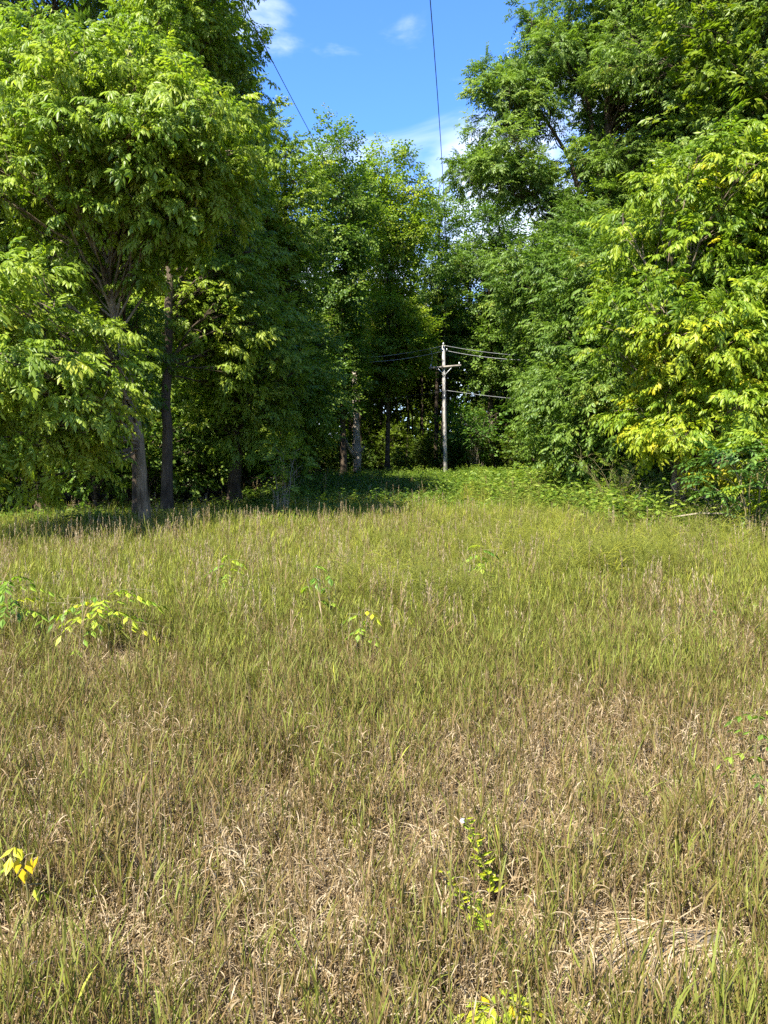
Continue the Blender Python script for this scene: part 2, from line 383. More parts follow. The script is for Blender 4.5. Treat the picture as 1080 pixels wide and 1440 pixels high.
def make_tree(seed, trunk, r0, envs, n_lobes, lobe_r, n_spray, tpls, mat_leaf, mat_bark, spray=1.0, flat=0.65, droop=0.12, low_tone=None,
              limb_min=1.5, shell=0.45, extra_stems=(), branchlets=7, name='tree'):
    """trunk: polyline (base first); envs: [(centre, radii)] crown volumes in tree space. Returns (trunk mesh, crown mesh)."""
    rng = np.random.default_rng(seed)
    trunk = np.asarray(trunk, float)
    m = max(10, len(trunk) * 4)
    zi = np.linspace(trunk[0, 2], trunk[-1, 2], m)
    tp = np.stack([np.interp(zi, trunk[:, 2], trunk[:, 0]), np.interp(zi, trunk[:, 2], trunk[:, 1]), zi], -1)
    tp[1:-1, :2] += rng.normal(0, r0 * 0.16, (m - 2, 2))
    H = trunk[-1, 2]
    rad = r0 * (1 - 0.88 * (zi / H) ** 0.9) * (1 + 0.45 * np.exp(-zi / (1.6 * r0 + .1)))
    tb = MB(); tube(tb, np.concatenate([[tp[0] - [0, 0, .25]], tp]), np.concatenate([[rad[0] * 1.1], rad]), 12)
    stems = [(tp, rad)]
    for st, rs in extra_stems:
        st = np.asarray(st, float); ms = 14
        zz = np.linspace(st[0, 2], st[-1, 2], ms)
        sp_ = np.stack([np.interp(zz, st[:, 2], st[:, 0]), np.interp(zz, st[:, 2], st[:, 1]), zz], -1)
        sp_[1:-1, :2] += rng.normal(0, rs * 0.25, (ms - 2, 2))
        rr = rs * np.linspace(1, 0.15, ms); tube(tb, sp_, rr, 9); stems.append((sp_, rr))
    vol = np.array([e[1][0] * e[1][1] * e[1][2] for e in envs]) ** 0.8
    cnt = np.maximum(1, np.round(n_lobes * vol / vol.sum())).astype(int)
    lobes = []
    for (c, r), k in zip(envs, cnt):
        c = np.asarray(c, float); r = np.asarray(r, float); got = 0; tries = 0
        while got < k and tries < k * 30:
            tries += 1
            d = norm(rng.normal(size=3)); p = c + d * r * rng.random() ** shell
            if p[2] < 0.35: continue
            md = lobe_r * (0.85 if tries < k * 15 else 0.5)
            if any(np.linalg.norm((p - q) / [1, 1, .7]) < md for q, _ in lobes): continue
            lobes.append((p, c)); got += 1
    pos, head, up, sc, tn = [], [], [], [], []
    for p, c in lobes:
        # limb from the best stem
        best = None; cf = rng.uniform(.35, .85)
        for sp_, rr in stems:
            hd = np.linalg.norm(p[:2] - polyline_at(sp_, p[2])[:2])
            za = p[2] - cf * hd - 0.3
            sc_ = hd if sp_ is tp else hd + 8.0 * max(0.0, sp_[0, 2] + 0.15 - za)
            if za < limb_min: za = min(limb_min * rng.uniform(.8, 1.5), max(p[2], limb_min * .8))
            za = min(max(za, sp_[0, 2]), sp_[-1, 2] * 0.97)
            if best is None or sc_ < best[0]: best = (sc_, polyline_at(sp_, za), np.interp(za, sp_[:, 2], rr))
        hd, a, ra = best; hd = min(hd, 5)
        ctrl = a + (p - a) * [0.45, 0.45, 0.75] + rng.normal(0, 0.12 * hd / 3, 3)
        path = bez(a, ctrl, p, 7); path[1:-1] += rng.normal(0, .035 * np.linalg.norm(p - a) / 2, (5, 3))
        ln = np.linalg.norm(p - a)
        rl = min(ra * 0.38, 0.009 + 0.009 * ln)
        tube(tb, path, np.linspace(rl, 0.008, 7), 5)
        lr = lobe_r * rng.uniform(0.6, 1.35)
        k = max(4, int(n_spray * rng.uniform(.7, 1.3)))
        d = norm(rng.normal(size=(k, 3)) + [0, 0, 0.25])
        q = p + d * np.array([lr, lr, lr * flat]) * (rng.random((k, 1)) ** 0.45)
        outw = norm((p - c) * [1, 1, 0.3] + 1e-3)
        h = norm(d * [1, 1, 0.35] + outw * 0.6 + rng.normal(0, .45, (k, 3)) + [0, 0, -droop])
        u = norm(np.array([0, 0, 1.0]) + rng.normal(0, .45, (k, 3)))
        for b in range(min(branchlets, k)):
            tube(tb, bez(path[rng.integers(3, 7)], (p + q[b]) / 2 + rng.normal(0, .08, 3), q[b], 4), np.linspace(0.011, 0.004, 4), 3)
        pos.append(q); head.append(h); up.append(u); sc.append(spray * rng.uniform(.45, 1.25, k))
        tn.append(rng.normal(0, 0.13) + (0 if low_tone is None else low_tone[1] * max(-.6, min(1.0, (low_tone[0] - p[2]) / 1.5))) + rng.normal(0, .07, k) + np.where(rng.random(k) < 0.012, 0.5, 0))
    V, Q_, A = scatter(tpls, np.concatenate(pos), np.concatenate(head), np.concatenate(up), np.concatenate(sc), np.concatenate(tn), rng)
    cm = mesh_from(name + '_crown', V, Q_, np.zeros((0, 3), int), np.clip(A, 0, 1), mat_leaf)
    return tb.mesh(name + '_trunk', mat_bark, True), cm

def place_tree(name, label, meshes, loc, group=None, cat='tree', parts=('trunk', 'crown'), rz=0, s=1.0):
    t = thing(name, label, cat, loc, group)
    t.rotation_euler = (0, 0, rz); t.scale = (s, s, s)
    for nm, me in zip(parts, meshes): link(nm, me, t)
    return t

def env_px(base, x0, y0, x1, y1, depth, ry):
    """crown volume from its extent in the photo at a distance, in tree space"""
    a = P(x0, y0, depth); b = P(x1, y1, depth); c = (a + b) / 2
    return (c - base, (abs(b[0] - a[0]) / 2, ry, abs(a[2] - b[2]) / 2))

def stem_px(base, pts):
    return [P(px, py, d) - base for px, py, d in pts]

def base_px(px, depth):
    p = P(px, 700, depth); x, y = p[0], depth
    return np.array([x, y, float(gz(x, y))])

def hero(name, label, seed, px, depth, stem, r0, envs, n_lobes, lobe_r, n_spray, tpls, ml, mbk, extra=(), **kw):
    b = base_px(px, depth)
    tr = [np.zeros(3)] + stem_px(b, stem)
    ev = [env_px(b, *e) for e in envs]
    ex = [(stem_px(b, e[:-1]), e[-1]) for e in extra]
    me = make_tree(seed, tr, r0, ev, n_lobes, lobe_r, n_spray, tpls, ml, mbk, extra_stems=ex, name=name, **kw)
    return place_tree(name, label, me, b)

# -- left front box elder
hero('box_elder_tree', 'bright green box elder on a leaning grey trunk at the meadow edge', 11, 203, 15.0,
     [(197, 640, 15), (180, 525, 15), (158, 420, 15), (146, 330, 15.1), (135, 200, 15.2), (140, 110, 15.3)], 0.12,
     [(-90, 45, 320, 400, 14.6, 2.2), (-130, 360, 150, 695, 12.9, 1.8), (150, 100, 340, 350, 14.4, 1.8)],
     185, 0.50, 31, SP_BOXL, M_FRESH, M_BARK,
     extra=[((150, 380, 15), (185, 300, 15.1), (215, 220, 15.2), (240, 150, 15.2), 0.09),
            ((150, 350, 15), (105, 260, 15.0), (70, 180, 15), 0.08)], droop=0.3, limb_min=2.2)
# -- second dark stem just behind it, and the tall tree behind
hero('shaded_box_elder_tree', 'slimmer shaded tree whose brown stem rises just behind the leaning grey trunk', 12, 190, 16.2,
     [(188, 600, 16.2), (176, 480, 16.4), (170, 320, 16.6)], 0.085, [(20, 340, 215, 640, 17.0, 1.4)], 34, 0.6, 24, SP_BOXL, M_MID, M_BARKD, limb_min=1.5)
hero('tall_shade_tree', 'tall dark tree with a straight brown trunk standing right of the leaning box elder', 13, 233, 18.5,
     [(233, 560, 18.5), (238, 440, 18.6), (236, 360, 18.8), (245, 150, 19), (255, -60, 19)], 0.15,
     [(180, -160, 345, 330, 19.0, 2.6), (190, 280, 385, 560, 20.2, 1.3)], 160, 0.62, 34, SP_BOXL, M_FRESH, M_BARKD, limb_min=4.2)
hero('feathery_ash_tree', 'tall pale green tree with feathery leaves filling the upper left corner', 14, 60, 23.0,
     [(60, 500, 23), (70, 250, 23), (80, -180, 23)], 0.24, [(-200, -330, 250, 260, 23.2, 3.8)], 160, 0.8, 30, SP_PIN, M_WALNUT, M_BARKD, spray=1.15, limb_min=4)
hero('narrow_dark_tree', 'dark tree whose top touches the wire beside the sky gap', 15, 330, 22.5,
     [(335, 560, 22.5), (338, 350, 22.7), (330, 60, 22.8)], 0.2, [(235, 30, 368, 420, 22.8, 2.0), (265, 380, 430, 650, 22.4, 2.2)], 115, 0.62, 32, SP_BOXL, M_FRESH, M_BARKD, limb_min=1.5)
hero('slope_topped_tree', 'mid green tree stepping down from the dark left wood below the cable', 16, 395, 28.0,
     [(398, 560, 28), (402, 400, 28), (400, 190, 28)], 0.2, [(345, 170, 440, 470, 28, 2.2), (340, 430, 470, 650, 28, 2.2)], 140, 0.7, 32, SP_BOX, M_FRESH, M_BARKD, spray=1.2, limb_min=1.5)
hero('wood_edge_tree', 'broad green tree with a bare dark trunk beside the broken pale stump', 17, 483, 45.0,
     [(483, 600, 45), (484, 480, 45), (480, 190, 45)], 0.2, [(425, 175, 520, 470, 45, 3.2), (425, 420, 505, 600, 45.5, 2.6)], 150, 0.85, 32, SP_SIM, M_MID, M_BARKD, spray=1.6, limb_min=3.5)
hero('sunlit_topped_tree', 'yellow green tree whose sunlit top rises against the sky left of the pole', 18, 545, 52.0,
     [(545, 600, 52), (545, 430, 52), (545, 225, 52)], 0.18, [(500, 210, 598, 420, 52, 3.2), (500, 380, 600, 560, 52, 3)], 150, 0.95, 32, SP_SIM, M_FRESH, M_BARKD, spray=1.7, limb_min=4)
hero('pole_backing_tree', 'thin open tree showing sky through its crown directly behind the utility pole', 19, 613, 63.0,
     [(613, 600, 63), (617, 430, 63), (618, 250, 63)], 0.2, [(580, 250, 655, 480, 60, 2.6)], 60, .9, 24, SP_SIM, M_MID, M_BARKD, spray=1.7, limb_min=5)
hero('gap_filling_tree', 'medium green tree between the utility pole and the walnut limbs', 20, 690, 56.0,
     [(690, 600, 56), (690, 450, 56), (688, 300, 56)], 0.26, [(632, 262, 738, 470, 56, 3.0), (650, 420, 740, 560, 56, 2.6)], 120, 0.95, 28, SP_SIM, M_MID, M_BARKD, spray=1.7, limb_min=5)
# -- right side
hero('walnut_tree', 'very tall walnut tree reaching open feathery limbs into the sky at the upper right', 21, 840, 28.0,
     [(840, 560, 28), (845, 350, 28), (860, 100, 28), (880, -200, 28)], 0.33,
     [(655, 80, 790, 190, 28, 1.8), (635, 185, 790, 300, 27.6, 1.9), (700, 20, 880, 140, 28.3, 2.0), (770, -260, 1080, 240, 28.5, 4.2), (740, 210, 960, 400, 28, 3.0)], 330, 0.72, 34, SP_PIN, M_WALNUT, M_BARKD, spray=1.35, limb_min=5, shell=0.6,
     extra=[((842, 450, 28), (790, 310, 28), (740, 250, 27.8), (690, 215, 27.7), 0.13), ((845, 380, 28), (800, 220, 28), (750, 140, 28), (705, 95, 28), 0.13), ((850, 250, 28), (820, 120, 28.2), (790, 30, 28.3), 0.11)])
hero('upper_corner_tree', 'tall dark green tree behind the yellowing tree in the upper right corner', 22, 1020, 24.0,
     [(1020, 500, 24), (1025, 250, 24), (1030, -150, 24)], 0.26, [(880, -250, 1230, 230, 24, 3.6), (920, 100, 1180, 420, 23.5, 2.8)], 170, 0.75, 32, SP_BOX, M_WALNUT, M_BARKD, spray=1.25, limb_min=4)
hero('arching_maple_tree', 'dense leafy green tree arching low over the weeds right of the pole', 23, 830, 26.0,
     [(832, 600, 26), (836, 480, 26), (830, 330, 26)], 0.22, [(700, 300, 900, 520, 26, 2.8), (730, 470, 890, 655, 25.0, 2.4)], 170, 0.65, 34, SP_BOX, M_MID, M_BARKD, spray=1.2, limb_min=1.0)
hero('hanging_leaved_tree', 'fresh green tree with hanging leaves between the arching tree and yellowing tree', 24, 880, 20.0,
     [(882, 620, 20), (880, 480, 20), (876, 300, 20)], 0.18, [(775, 330, 960, 560, 20, 2.2), (760, 480, 930, 665, 19.3, 2.0)], 150, 0.55, 34, SP_BOX, M_MID, M_BARKD, spray=1.1, limb_min=1.0)
hero('yellowing_tree', 'bright yellow green tree with drooping leaves at the right edge of the meadow', 25, 952, 14.6,
     [(955, 640, 14.6), (975, 520, 14.6), (1000, 400, 14.7), (1010, 220, 14.8)], 0.15,
     [(880, 160, 1150, 480, 14.9, 2.0), (850, 380, 1060, 560, 14.4, 1.7), (905, 520, 1060, 672, 13.8, 1.2), (1000, 300, 1200, 600, 14.6, 1.8)], 190, 0.45, 32, SP_BOXL, M_YELLOW, M_BARK, droop=0.25, limb_min=0.9, low_tone=(3.3, .17),
     extra=[((955, 660, 14.6), (945, 600, 14.4), (930, 540, 14.2), 0.06)])

# ------------------------------------------------------------------ forest prototypes, copied through the woods
def proto(seed, H, r0, base, rx, n_lobes, lobe_r, n_spray, tpls, ml, spray, shell=0.5):
    rng = np.random.default_rng(seed)
    tr = [(0, 0, 0), (rng.uniform(-.3, .3), rng.uniform(-.3, .3), H * .4), (rng.uniform(-.5, .5), rng.uniform(-.5, .5), H * 0.95)]
    c = (H + base) / 2
    ev = [((0, 0, c), (rx, rx, (H - base) / 2)), ((rx * .4, -rx * .2, c + H * .1), (rx * .8, rx * .8, (H - base) * .33))]
    return make_tree(seed, tr, r0, ev, n_lobes, lobe_r, n_spray, tpls, ml, M_BARKD, spray=spray, limb_min=base * .8, shell=shell, name='forest_tree', branchlets=3)
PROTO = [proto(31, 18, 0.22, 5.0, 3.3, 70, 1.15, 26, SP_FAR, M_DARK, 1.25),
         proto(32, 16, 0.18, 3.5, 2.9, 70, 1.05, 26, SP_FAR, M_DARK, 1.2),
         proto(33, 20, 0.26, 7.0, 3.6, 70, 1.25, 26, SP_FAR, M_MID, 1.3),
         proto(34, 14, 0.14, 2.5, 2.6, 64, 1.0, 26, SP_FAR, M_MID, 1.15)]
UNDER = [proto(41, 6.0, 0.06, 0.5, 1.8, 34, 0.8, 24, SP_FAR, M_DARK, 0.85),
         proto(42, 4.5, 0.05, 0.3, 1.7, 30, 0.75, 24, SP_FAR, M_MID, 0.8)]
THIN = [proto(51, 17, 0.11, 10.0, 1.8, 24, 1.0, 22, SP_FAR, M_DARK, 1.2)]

fr = np.random.default_rng(77)
first = {}
def forest(kind, idx, name, x, y, label, group, s=1.0, cat='tree'):
    key = (kind, idx)
    loc = (x, y, float(gz(x, y)) if y < 100 else 0)
    rz = fr.uniform(0, 6.28)
    if key not in first:
        me = {'p': PROTO, 'u': UNDER, 't': THIN}[kind][idx]
        first[key] = place_tree(name, label, me, loc, group, cat, ('trunk', 'crown'), rz, s)
        return first[key]
    o = copy_thing(first[key], loc, rz, s, label, group); o.name = name; o['category'] = cat
    return o

LW = 'dark leafy tree standing deep inside the left hand wood'
RW = 'leafy tree standing deep inside the right hand wood'
BW = 'tall shaded forest tree in the dark wood behind the utility pole'
TW = 'slender bare stemmed tree in the gloom behind the utility pole'
def spaced(region, n, dmin, rng, avoid):
    out = []; tries = 0
    while len(out) < n and tries < 6000:
        tries += 1; x, y = region(rng)
        if all((x - a) ** 2 + (y - b) ** 2 > dmin * dmin for a, b in out + avoid): out.append((x, y))
    return out
hp = [(o.location.x, o.location.y) for o in COL.objects if o.type == 'EMPTY']
def reg_left(r):
    y = r.uniform(21, 62); return r.uniform(-26 - .1 * y, -4.6 - 0.03 * y - (y > 40) * 1.0), y
def reg_right(r):
    y = r.uniform(22, 62); return r.uniform(8.8 + max(0, (y - 24)) * 0.035, 36), y
def reg_back(r):
    return r.uniform(-26, 36), r.uniform(62, 90)
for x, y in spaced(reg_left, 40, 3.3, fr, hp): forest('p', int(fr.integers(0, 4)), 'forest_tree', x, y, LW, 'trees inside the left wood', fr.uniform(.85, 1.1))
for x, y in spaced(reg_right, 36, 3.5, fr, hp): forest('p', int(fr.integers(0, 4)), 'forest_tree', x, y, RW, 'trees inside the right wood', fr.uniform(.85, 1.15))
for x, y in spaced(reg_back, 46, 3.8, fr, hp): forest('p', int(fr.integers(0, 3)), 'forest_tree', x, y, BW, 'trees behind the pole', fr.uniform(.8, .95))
def reg_thin(r): return r.uniform(-4, 11), r.uniform(57, 75)
for x, y in spaced(reg_thin, 24, 1.3, fr, hp): forest('t', 0, 'slender_tree', x, y, TW, 'slender trunks behind the pole', fr.uniform(.75, 1.0))
# left of the frame: trees that continue the wood edge
for x, y in [(-15, 25), (-18.5, 23), (-13, 28.5), (-22, 22)]:
    forest('p', int(fr.integers(0, 4)), 'forest_tree', x, y, 'leafy tree at the outer left end of the wood edge', 'trees at the left end of the wood edge', 0.9)
for x, y in [(13.5, 18), (17, 20.5), (12.0, 21.5)]:
    forest('p', int(fr.integers(0, 4)), 'forest_tree', x, y, 'leafy tree at the outer right end of the wood edge', 'trees at the right end of the wood edge', 0.95)
# understorey
US_L = 'leafy dark understorey shrub below the trees of the left wood'
US_R = 'leafy understorey shrub below the trees of the right wood'
US_B = 'leafy understorey shrub among trunks behind the pole'
def reg_ul(r):
    y = r.uniform(18.5, 48); return r.uniform(-14 - .25 * y, -4.3 - 0.02 * y + (y > 40) * 1.2), y
def reg_ur(r):
    y = r.uniform(17.5, 50); return r.uniform(7.2 + max(0, y - 22) * 0.06, 14 + .25 * y), y
def reg_ub(r): return r.uniform(-14, 26), r.uniform(59, 88)
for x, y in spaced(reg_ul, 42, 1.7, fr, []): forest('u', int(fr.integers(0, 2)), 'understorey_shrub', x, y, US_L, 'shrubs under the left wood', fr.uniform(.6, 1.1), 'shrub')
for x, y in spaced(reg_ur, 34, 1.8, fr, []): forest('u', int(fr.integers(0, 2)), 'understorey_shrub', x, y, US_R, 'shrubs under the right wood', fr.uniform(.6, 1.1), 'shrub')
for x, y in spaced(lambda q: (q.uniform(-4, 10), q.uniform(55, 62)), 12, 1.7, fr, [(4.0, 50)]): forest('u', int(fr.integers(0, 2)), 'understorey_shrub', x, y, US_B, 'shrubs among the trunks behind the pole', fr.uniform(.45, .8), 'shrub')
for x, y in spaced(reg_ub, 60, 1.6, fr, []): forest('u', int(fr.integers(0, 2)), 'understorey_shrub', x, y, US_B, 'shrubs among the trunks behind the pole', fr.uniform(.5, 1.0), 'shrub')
# far off wood as one mass
fm_rng = np.random.default_rng(5)
n = 17000
ang = fm_rng.uniform(-1.15, 1.15, n); rr = fm_rng.uniform(93, 106, n); hz = 16 * fm_rng.random(n) ** 1.6 * (0.8 + 0.3 * vnoise(ang * 20, 0 * ang))
pos = np.stack([np.sin(ang) * rr, np.cos(ang) * rr, hz + .3], -1)
V, Q_, A = scatter(SP_FAR, pos, norm(fm_rng.normal(size=(n, 3)) * [1, 1, .4]), norm(np.array([0, 0, 1.0]) + fm_rng.normal(0, .4, (n, 3))), fm_rng.uniform(3.0, 5.0, n), fm_rng.normal(0, .1, n), fm_rng)
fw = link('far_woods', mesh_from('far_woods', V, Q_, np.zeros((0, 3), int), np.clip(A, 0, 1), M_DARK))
fw['kind'] = 'stuff'; fw['label'] = 'dark mass of far woods closing the view'; fw['category'] = 'woods'
#@@PART2
# ------------------------------------------------------------------ utility pole and wires
M_POLE = bark_mat('weathered_pole_wood', (0.20, 0.18, 0.15), (0.46, 0.42, 0.36), 6, 0.5)
M_XARM = bark_mat('weathered_crossarm_wood', (0.15, 0.125, 0.095), (0.36, 0.31, 0.25), 6, 0.3)
M_STEEL = plain_mat('galvanised_steel', (0.55, 0.55, 0.53), 0.45, 0.3)
M_PORC = plain_mat('grey_porcelain', (0.55, 0.56, 0.55), 0.2)
M_WIRE = plain_mat('dark_cable', (0.035, 0.033, 0.032), 0.6)
M_WIREP = plain_mat('bare_aluminium_wire', (0.22, 0.22, 0.21), 0.5)
PD = 50.0
pb = P(626.5, 668, PD); px0, py0 = pb[0], PD; pz0 = float(gz(px0, py0))
ptop = P(623.5, 485.5, PD)
pole = thing('utility_pole', 'weathered grey wooden utility pole with a crossarm standing at the back of the clearing', 'utility pole', (px0, py0, pz0))
org = np.array([px0, py0, pz0])
tl = ptop - org
mb = MB(); tube(mb, [(0, 0, -.4), (0, 0, 0), tl * .5, tl], [.145, .14, .118, .095], 14, cap=True)
link('pole_shaft', mb.mesh('pole_shaft', M_POLE, False), pole)
xa = P(625, 517, PD) - org; xl = P(603, 518, PD) - org; xr = P(648, 514.5, PD) - org
xa[1] -= 0.19; xl[1] -= 0.19; xr[1] -= 0.19
ax = norm(xr - xl); upv = np.array([-ax[2], 0, ax[0]])
mb = MB(); box(mb, (xl + xr) / 2, (np.linalg.norm(xr - xl), .10, .125), np.stack([ax, [0, 1, 0], upv], -1))
link('crossarm', mb.mesh('crossarm', M_XARM), pole)
for sg in (-1, 1):
    mb = MB(); a = xa + ax * sg * .42 - upv * .07 + [0, -.07, 0]; b = np.array([xa[0], xa[1] - .0, xa[2] - .50])
    d = b - a; tube(mb, [a, a + d * .5, b], .022, 6, cap=True); link('brace', mb.mesh('brace', M_STEEL), pole)
def insulator(p, s=1.0):
    mb = MB(); p = np.asarray(p, float)
    tube(mb, [p + [0, 0, z * s] for z in (0, .05, .06, .09, .095, .13, .14, .17)], np.array([.02, .02, .055, .055, .035, .05, .045, .015]) * s, 10, cap=True)
    link('insulator', mb.mesh('insulator', M_PORC, True), pole)
insulator(tl + [0, 0, 0]); insulator(xl + ax * .12 + upv * .0625); insulator(xr - ax * .12 + upv * .0625)
insulator(P(620, 492, PD) - org + [0, -.12, -.06], .8); insulator(P(628, 492, PD) - org + [0, -.12, -.06], .8)
mb = MB(); tube(mb, [tl * .985 + [0.02, -.125, 0], tl * .6 + [0.02, -.15, 0], tl * .3 + [0.02, -.165, 0], np.array([0.02, -.175, 0.05])], .012, 5, cap=True)
link('ground_wire', mb.mesh('ground_wire', M_STEEL), pole)
mb = MB(); q = P(606, 516, PD) - org + [0, -.19, .07]; tube(mb, bez(q, q + [.12, -.05, .55], P(606, 493, PD) - org + [0, -.1, 0], 7), .014, 5)
link('jumper_wire', mb.mesh('jumper_wire', M_WIREP), pole)
mb = MB(); tube(mb, [tl * .62 + [0, -.16, -.1], tl * .62 + [0, -.16, .1]], .03, 6, cap=True); link('cable_clamp', mb.mesh('cable_clamp', M_STEEL), pole)

def wire(pts, r, mat, label, sag=0.0):
    pts = [np.asarray(p, float) for p in pts]
    if len(pts) == 2:
        t = np.linspace(0, 1, 24)[:, None]; q = pts[0] * (1 - t) + pts[1] * t; q[:, 2] -= (4 * sag * t * (1 - t))[:, 0]
    else:
        q = bez(pts[0], pts[1], pts[2], 24)
    mb = MB(); tube(mb, q, r, 6, cap=True); o = link('overhead_wire', mb.mesh('overhead_wire', mat, True)); tag(o, label, 'wire')
def through(a, b, c, t=0.5):                       # bezier control so the curve passes b
    return (b - (1 - t) ** 2 * a - t * t * c) / (2 * t * (1 - t))
A0 = P(624, 485, PD) + [0, 0, .15]; B0 = P(621, 225, 22.0); C0 = P(600, -60, 12.0)
wire([A0, through(A0, B0, C0, .74), C0 + (C0 - B0) * .9], 0.013, M_WIRE, 'dark overhead wire running from the pole top high over the meadow through open sky') if False else None
def overhead(pix, r, label):
    """a cable hung through four seen points, carried on past the camera"""
    k = np.array([P(*p) for p in pix]); k = np.concatenate([k, [k[-1] + (k[-1] - k[-2]) * 3.0]])
    y = k[:, 1][::-1]; ys = np.linspace(y[0], y[-1], 60)
    cx = np.polyfit(k[:, 1], k[:, 0], 2); cz = np.polyfit(k[:, 1], k[:, 2], 3)
    q = np.stack([np.polyval(cx, ys), ys, np.polyval(cz, ys)], -1)
    mb = MB(); tube(mb, q, r, 6, cap=True); o = link('overhead_wire', mb.mesh('overhead_wire', M_WIRE, True)); tag(o, label, 'wire')
overhead([(624.5, 484, 50), (623, 250, 21.5), (615, 125, 16.0), (604, 0, 12.8)], 0.008, 'dark overhead wire crossing the middle of the open sky down to the pole')
overhead([(606, 513, 50), (409, 142, 17.2), (375, 65, 14.6), (342, 0, 12.9)], 0.008, 'dark overhead wire crossing the corner of sky beside the left wood')
wire([P(622, 487, PD) + [0, 0, .02], P(440, 505, 46)], .014, M_WIREP, 'uppermost pale wire leading from the pole into the left wood', .25)
wire([P(622, 494, PD), P(440, 509, 45)], .016, M_WIREP, 'second pale wire below the uppermost one leading left from the pole', .3)
wire([P(626, 486, PD), P(800, 502, 50)], .016, M_WIREP, 'uppermost pale wire leading from the pole into the right hand trees', .2)
wire([P(627, 493, PD), P(800, 506, 48)], .016, M_WIREP, 'second pale wire below the uppermost one leading right from the pole', .25)
wire([P(624, 550, PD), P(440, 566, 52)], .013, M_WIRE, 'low dim wire leading from mid pole into the left wood', .15)
wire([P(628, 549, PD), P(800, 566, 50)], .018, M_WIREP, 'low wire leading from mid pole towards the right hand trees', .1)

# ------------------------------------------------------------------ broken pale stump tree in the wood
def limb_tree(name, label, loc, tubes, mat, cat='tree'):
    t = thing(name, label, cat, loc)
    for k, (pts, rad) in enumerate(tubes):
        mb = MB(); tube(mb, pts, rad, 9, cap=True); link('trunk' if k == 0 else 'branch', mb.mesh(name + '_limb', mat, True), t)
    return t
sb = base_px(502, 51.0)
s_ = lambda x, y, d=51.0: P(x, y, d) - sb
limb_tree('broken_tree', 'broken bleached trunk with a snapped forked limb catching sunlight in the dark wood', sb,
          [([(0, 0, -.2), s_(502.5, 655), s_(502, 640), s_(502, 630), s_(501.5, 600), s_(500, 560), s_(498, 520)], [.30, .27, .33, .30, .22, .2, .16]),
           ([s_(502, 647), s_(494, 636, 50.6), s_(490, 628, 50.4), s_(486, 618, 50.2)], [.18, .13, .10, .07]),
           ([s_(503, 642), s_(509, 633, 50.8), s_(513, 627, 50.7)], [.13, .08, .04]),
           ([s_(501, 655, 50.7), s_(499.5, 664, 50.6)], [.15, .12])], M_PALE)

# ------------------------------------------------------------------ grass tufts (sources for the meadow, which is one uncountable mass)
def blade(mb, rng, base, az, tilt, ln, wd, bend, tone, seg=3, twist=0.0):
    """flat curved blade: starts at angle tilt from vertical, bends over by bend radians"""
    t0 = tilt; pts = [np.array(base, float)]; h = np.array([math.cos(az), math.sin(az), 0.0]); dirs = []
    for k in range(seg):
        a = t0 + bend * (k + .5) / seg
        d = h * math.sin(a) + np.array([0, 0, math.cos(a)]); dirs.append(d)
        pts.append(pts[-1] + d * ln / seg)
    pts = np.array(pts); s = np.array([-math.sin(az + twist), math.cos(az + twist), 0.0])
    wv = wd * np.array([1.0] + [1 - (k / seg) ** 2 * 0.65 for k in range(1, seg)] + [0.08]) * 0.5
    wv[0] *= 0.7
    V = np.concatenate([pts + s * wv[:, None], pts - s * wv[:, None]]); m = seg + 1
    Q = [[k, k + 1, m + k + 1, m + k] for k in range(seg)]
    tt = np.asarray(tone) if np.ndim(tone) else np.full(m, tone)
    mb.add(V, Q, None, np.concatenate([tt, tt]))
def stem(mb, p0, p1, r, tone):
    p0 = np.asarray(p0, float); p1 = np.asarray(p1, float); m = (p0 + p1) / 2 + [(p1 - p0)[1] * .06, 0, .01]
    tube(mb, [p0, m, p1], [r, r * .9, r * .6], 3, tone)

def tuft_brome(rng, h=(.20, .40), n=6, green=.60, rad=.08, dead=4, wd=.0048):
    mb = MB()
    for _ in range(n):
        a = rng.uniform(0, 6.28); r = rad * math.sqrt(rng.random()); b = np.array([r * math.cos(a), r * math.sin(a), -.02])
        H = rng.uniform(*h); ln = rng.normal(0, .13, 2) * H; top = b + [ln[0], ln[1], H]
        stem(mb, b, top, .0018, rng.uniform(.24, .44))
        for k in range(rng.integers(3, 6)):
            f = rng.uniform(.35, 1.0); p = b + (top - b) * f
            blade(mb, rng, p, rng.uniform(0, 6.28), rng.uniform(.10, .5), rng.uniform(.055, .13), wd * rng.uniform(.7, 1.2), rng.uniform(.0, .8), np.clip(green + rng.normal(0, .10), .3, 1), 3, rng.uniform(-.6, .6))
        for k in range(rng.integers(dead - 1, dead + 2)):
            f = rng.uniform(.03, .5); p = b + (top - b) * f
            blade(mb, rng, p, rng.uniform(0, 6.28), rng.uniform(.5, 1.5), rng.uniform(.03, .085), wd * rng.uniform(.5, 1.0), rng.uniform(.8, 3.0), rng.uniform(0, .3), 4, rng.uniform(-1, 1))
    return mb
def tuft_litter(rng, n=34, rad=.16):
    mb = MB()
    for _ in range(n):
        a = rng.uniform(0, 6.28); r = rad * math.sqrt(rng.random()); b = [r * math.cos(a), r * math.sin(a), rng.uniform(0, .05)]
        blade(mb, rng, b, rng.uniform(0, 6.28), rng.uniform(.9, 1.7), rng.uniform(.035, .12), rng.uniform(.0025, .006), rng.uniform(-1.0, 2.2), abs(rng.normal(.05, .17)), 4, rng.uniform(-1.2, 1.2))
    return mb
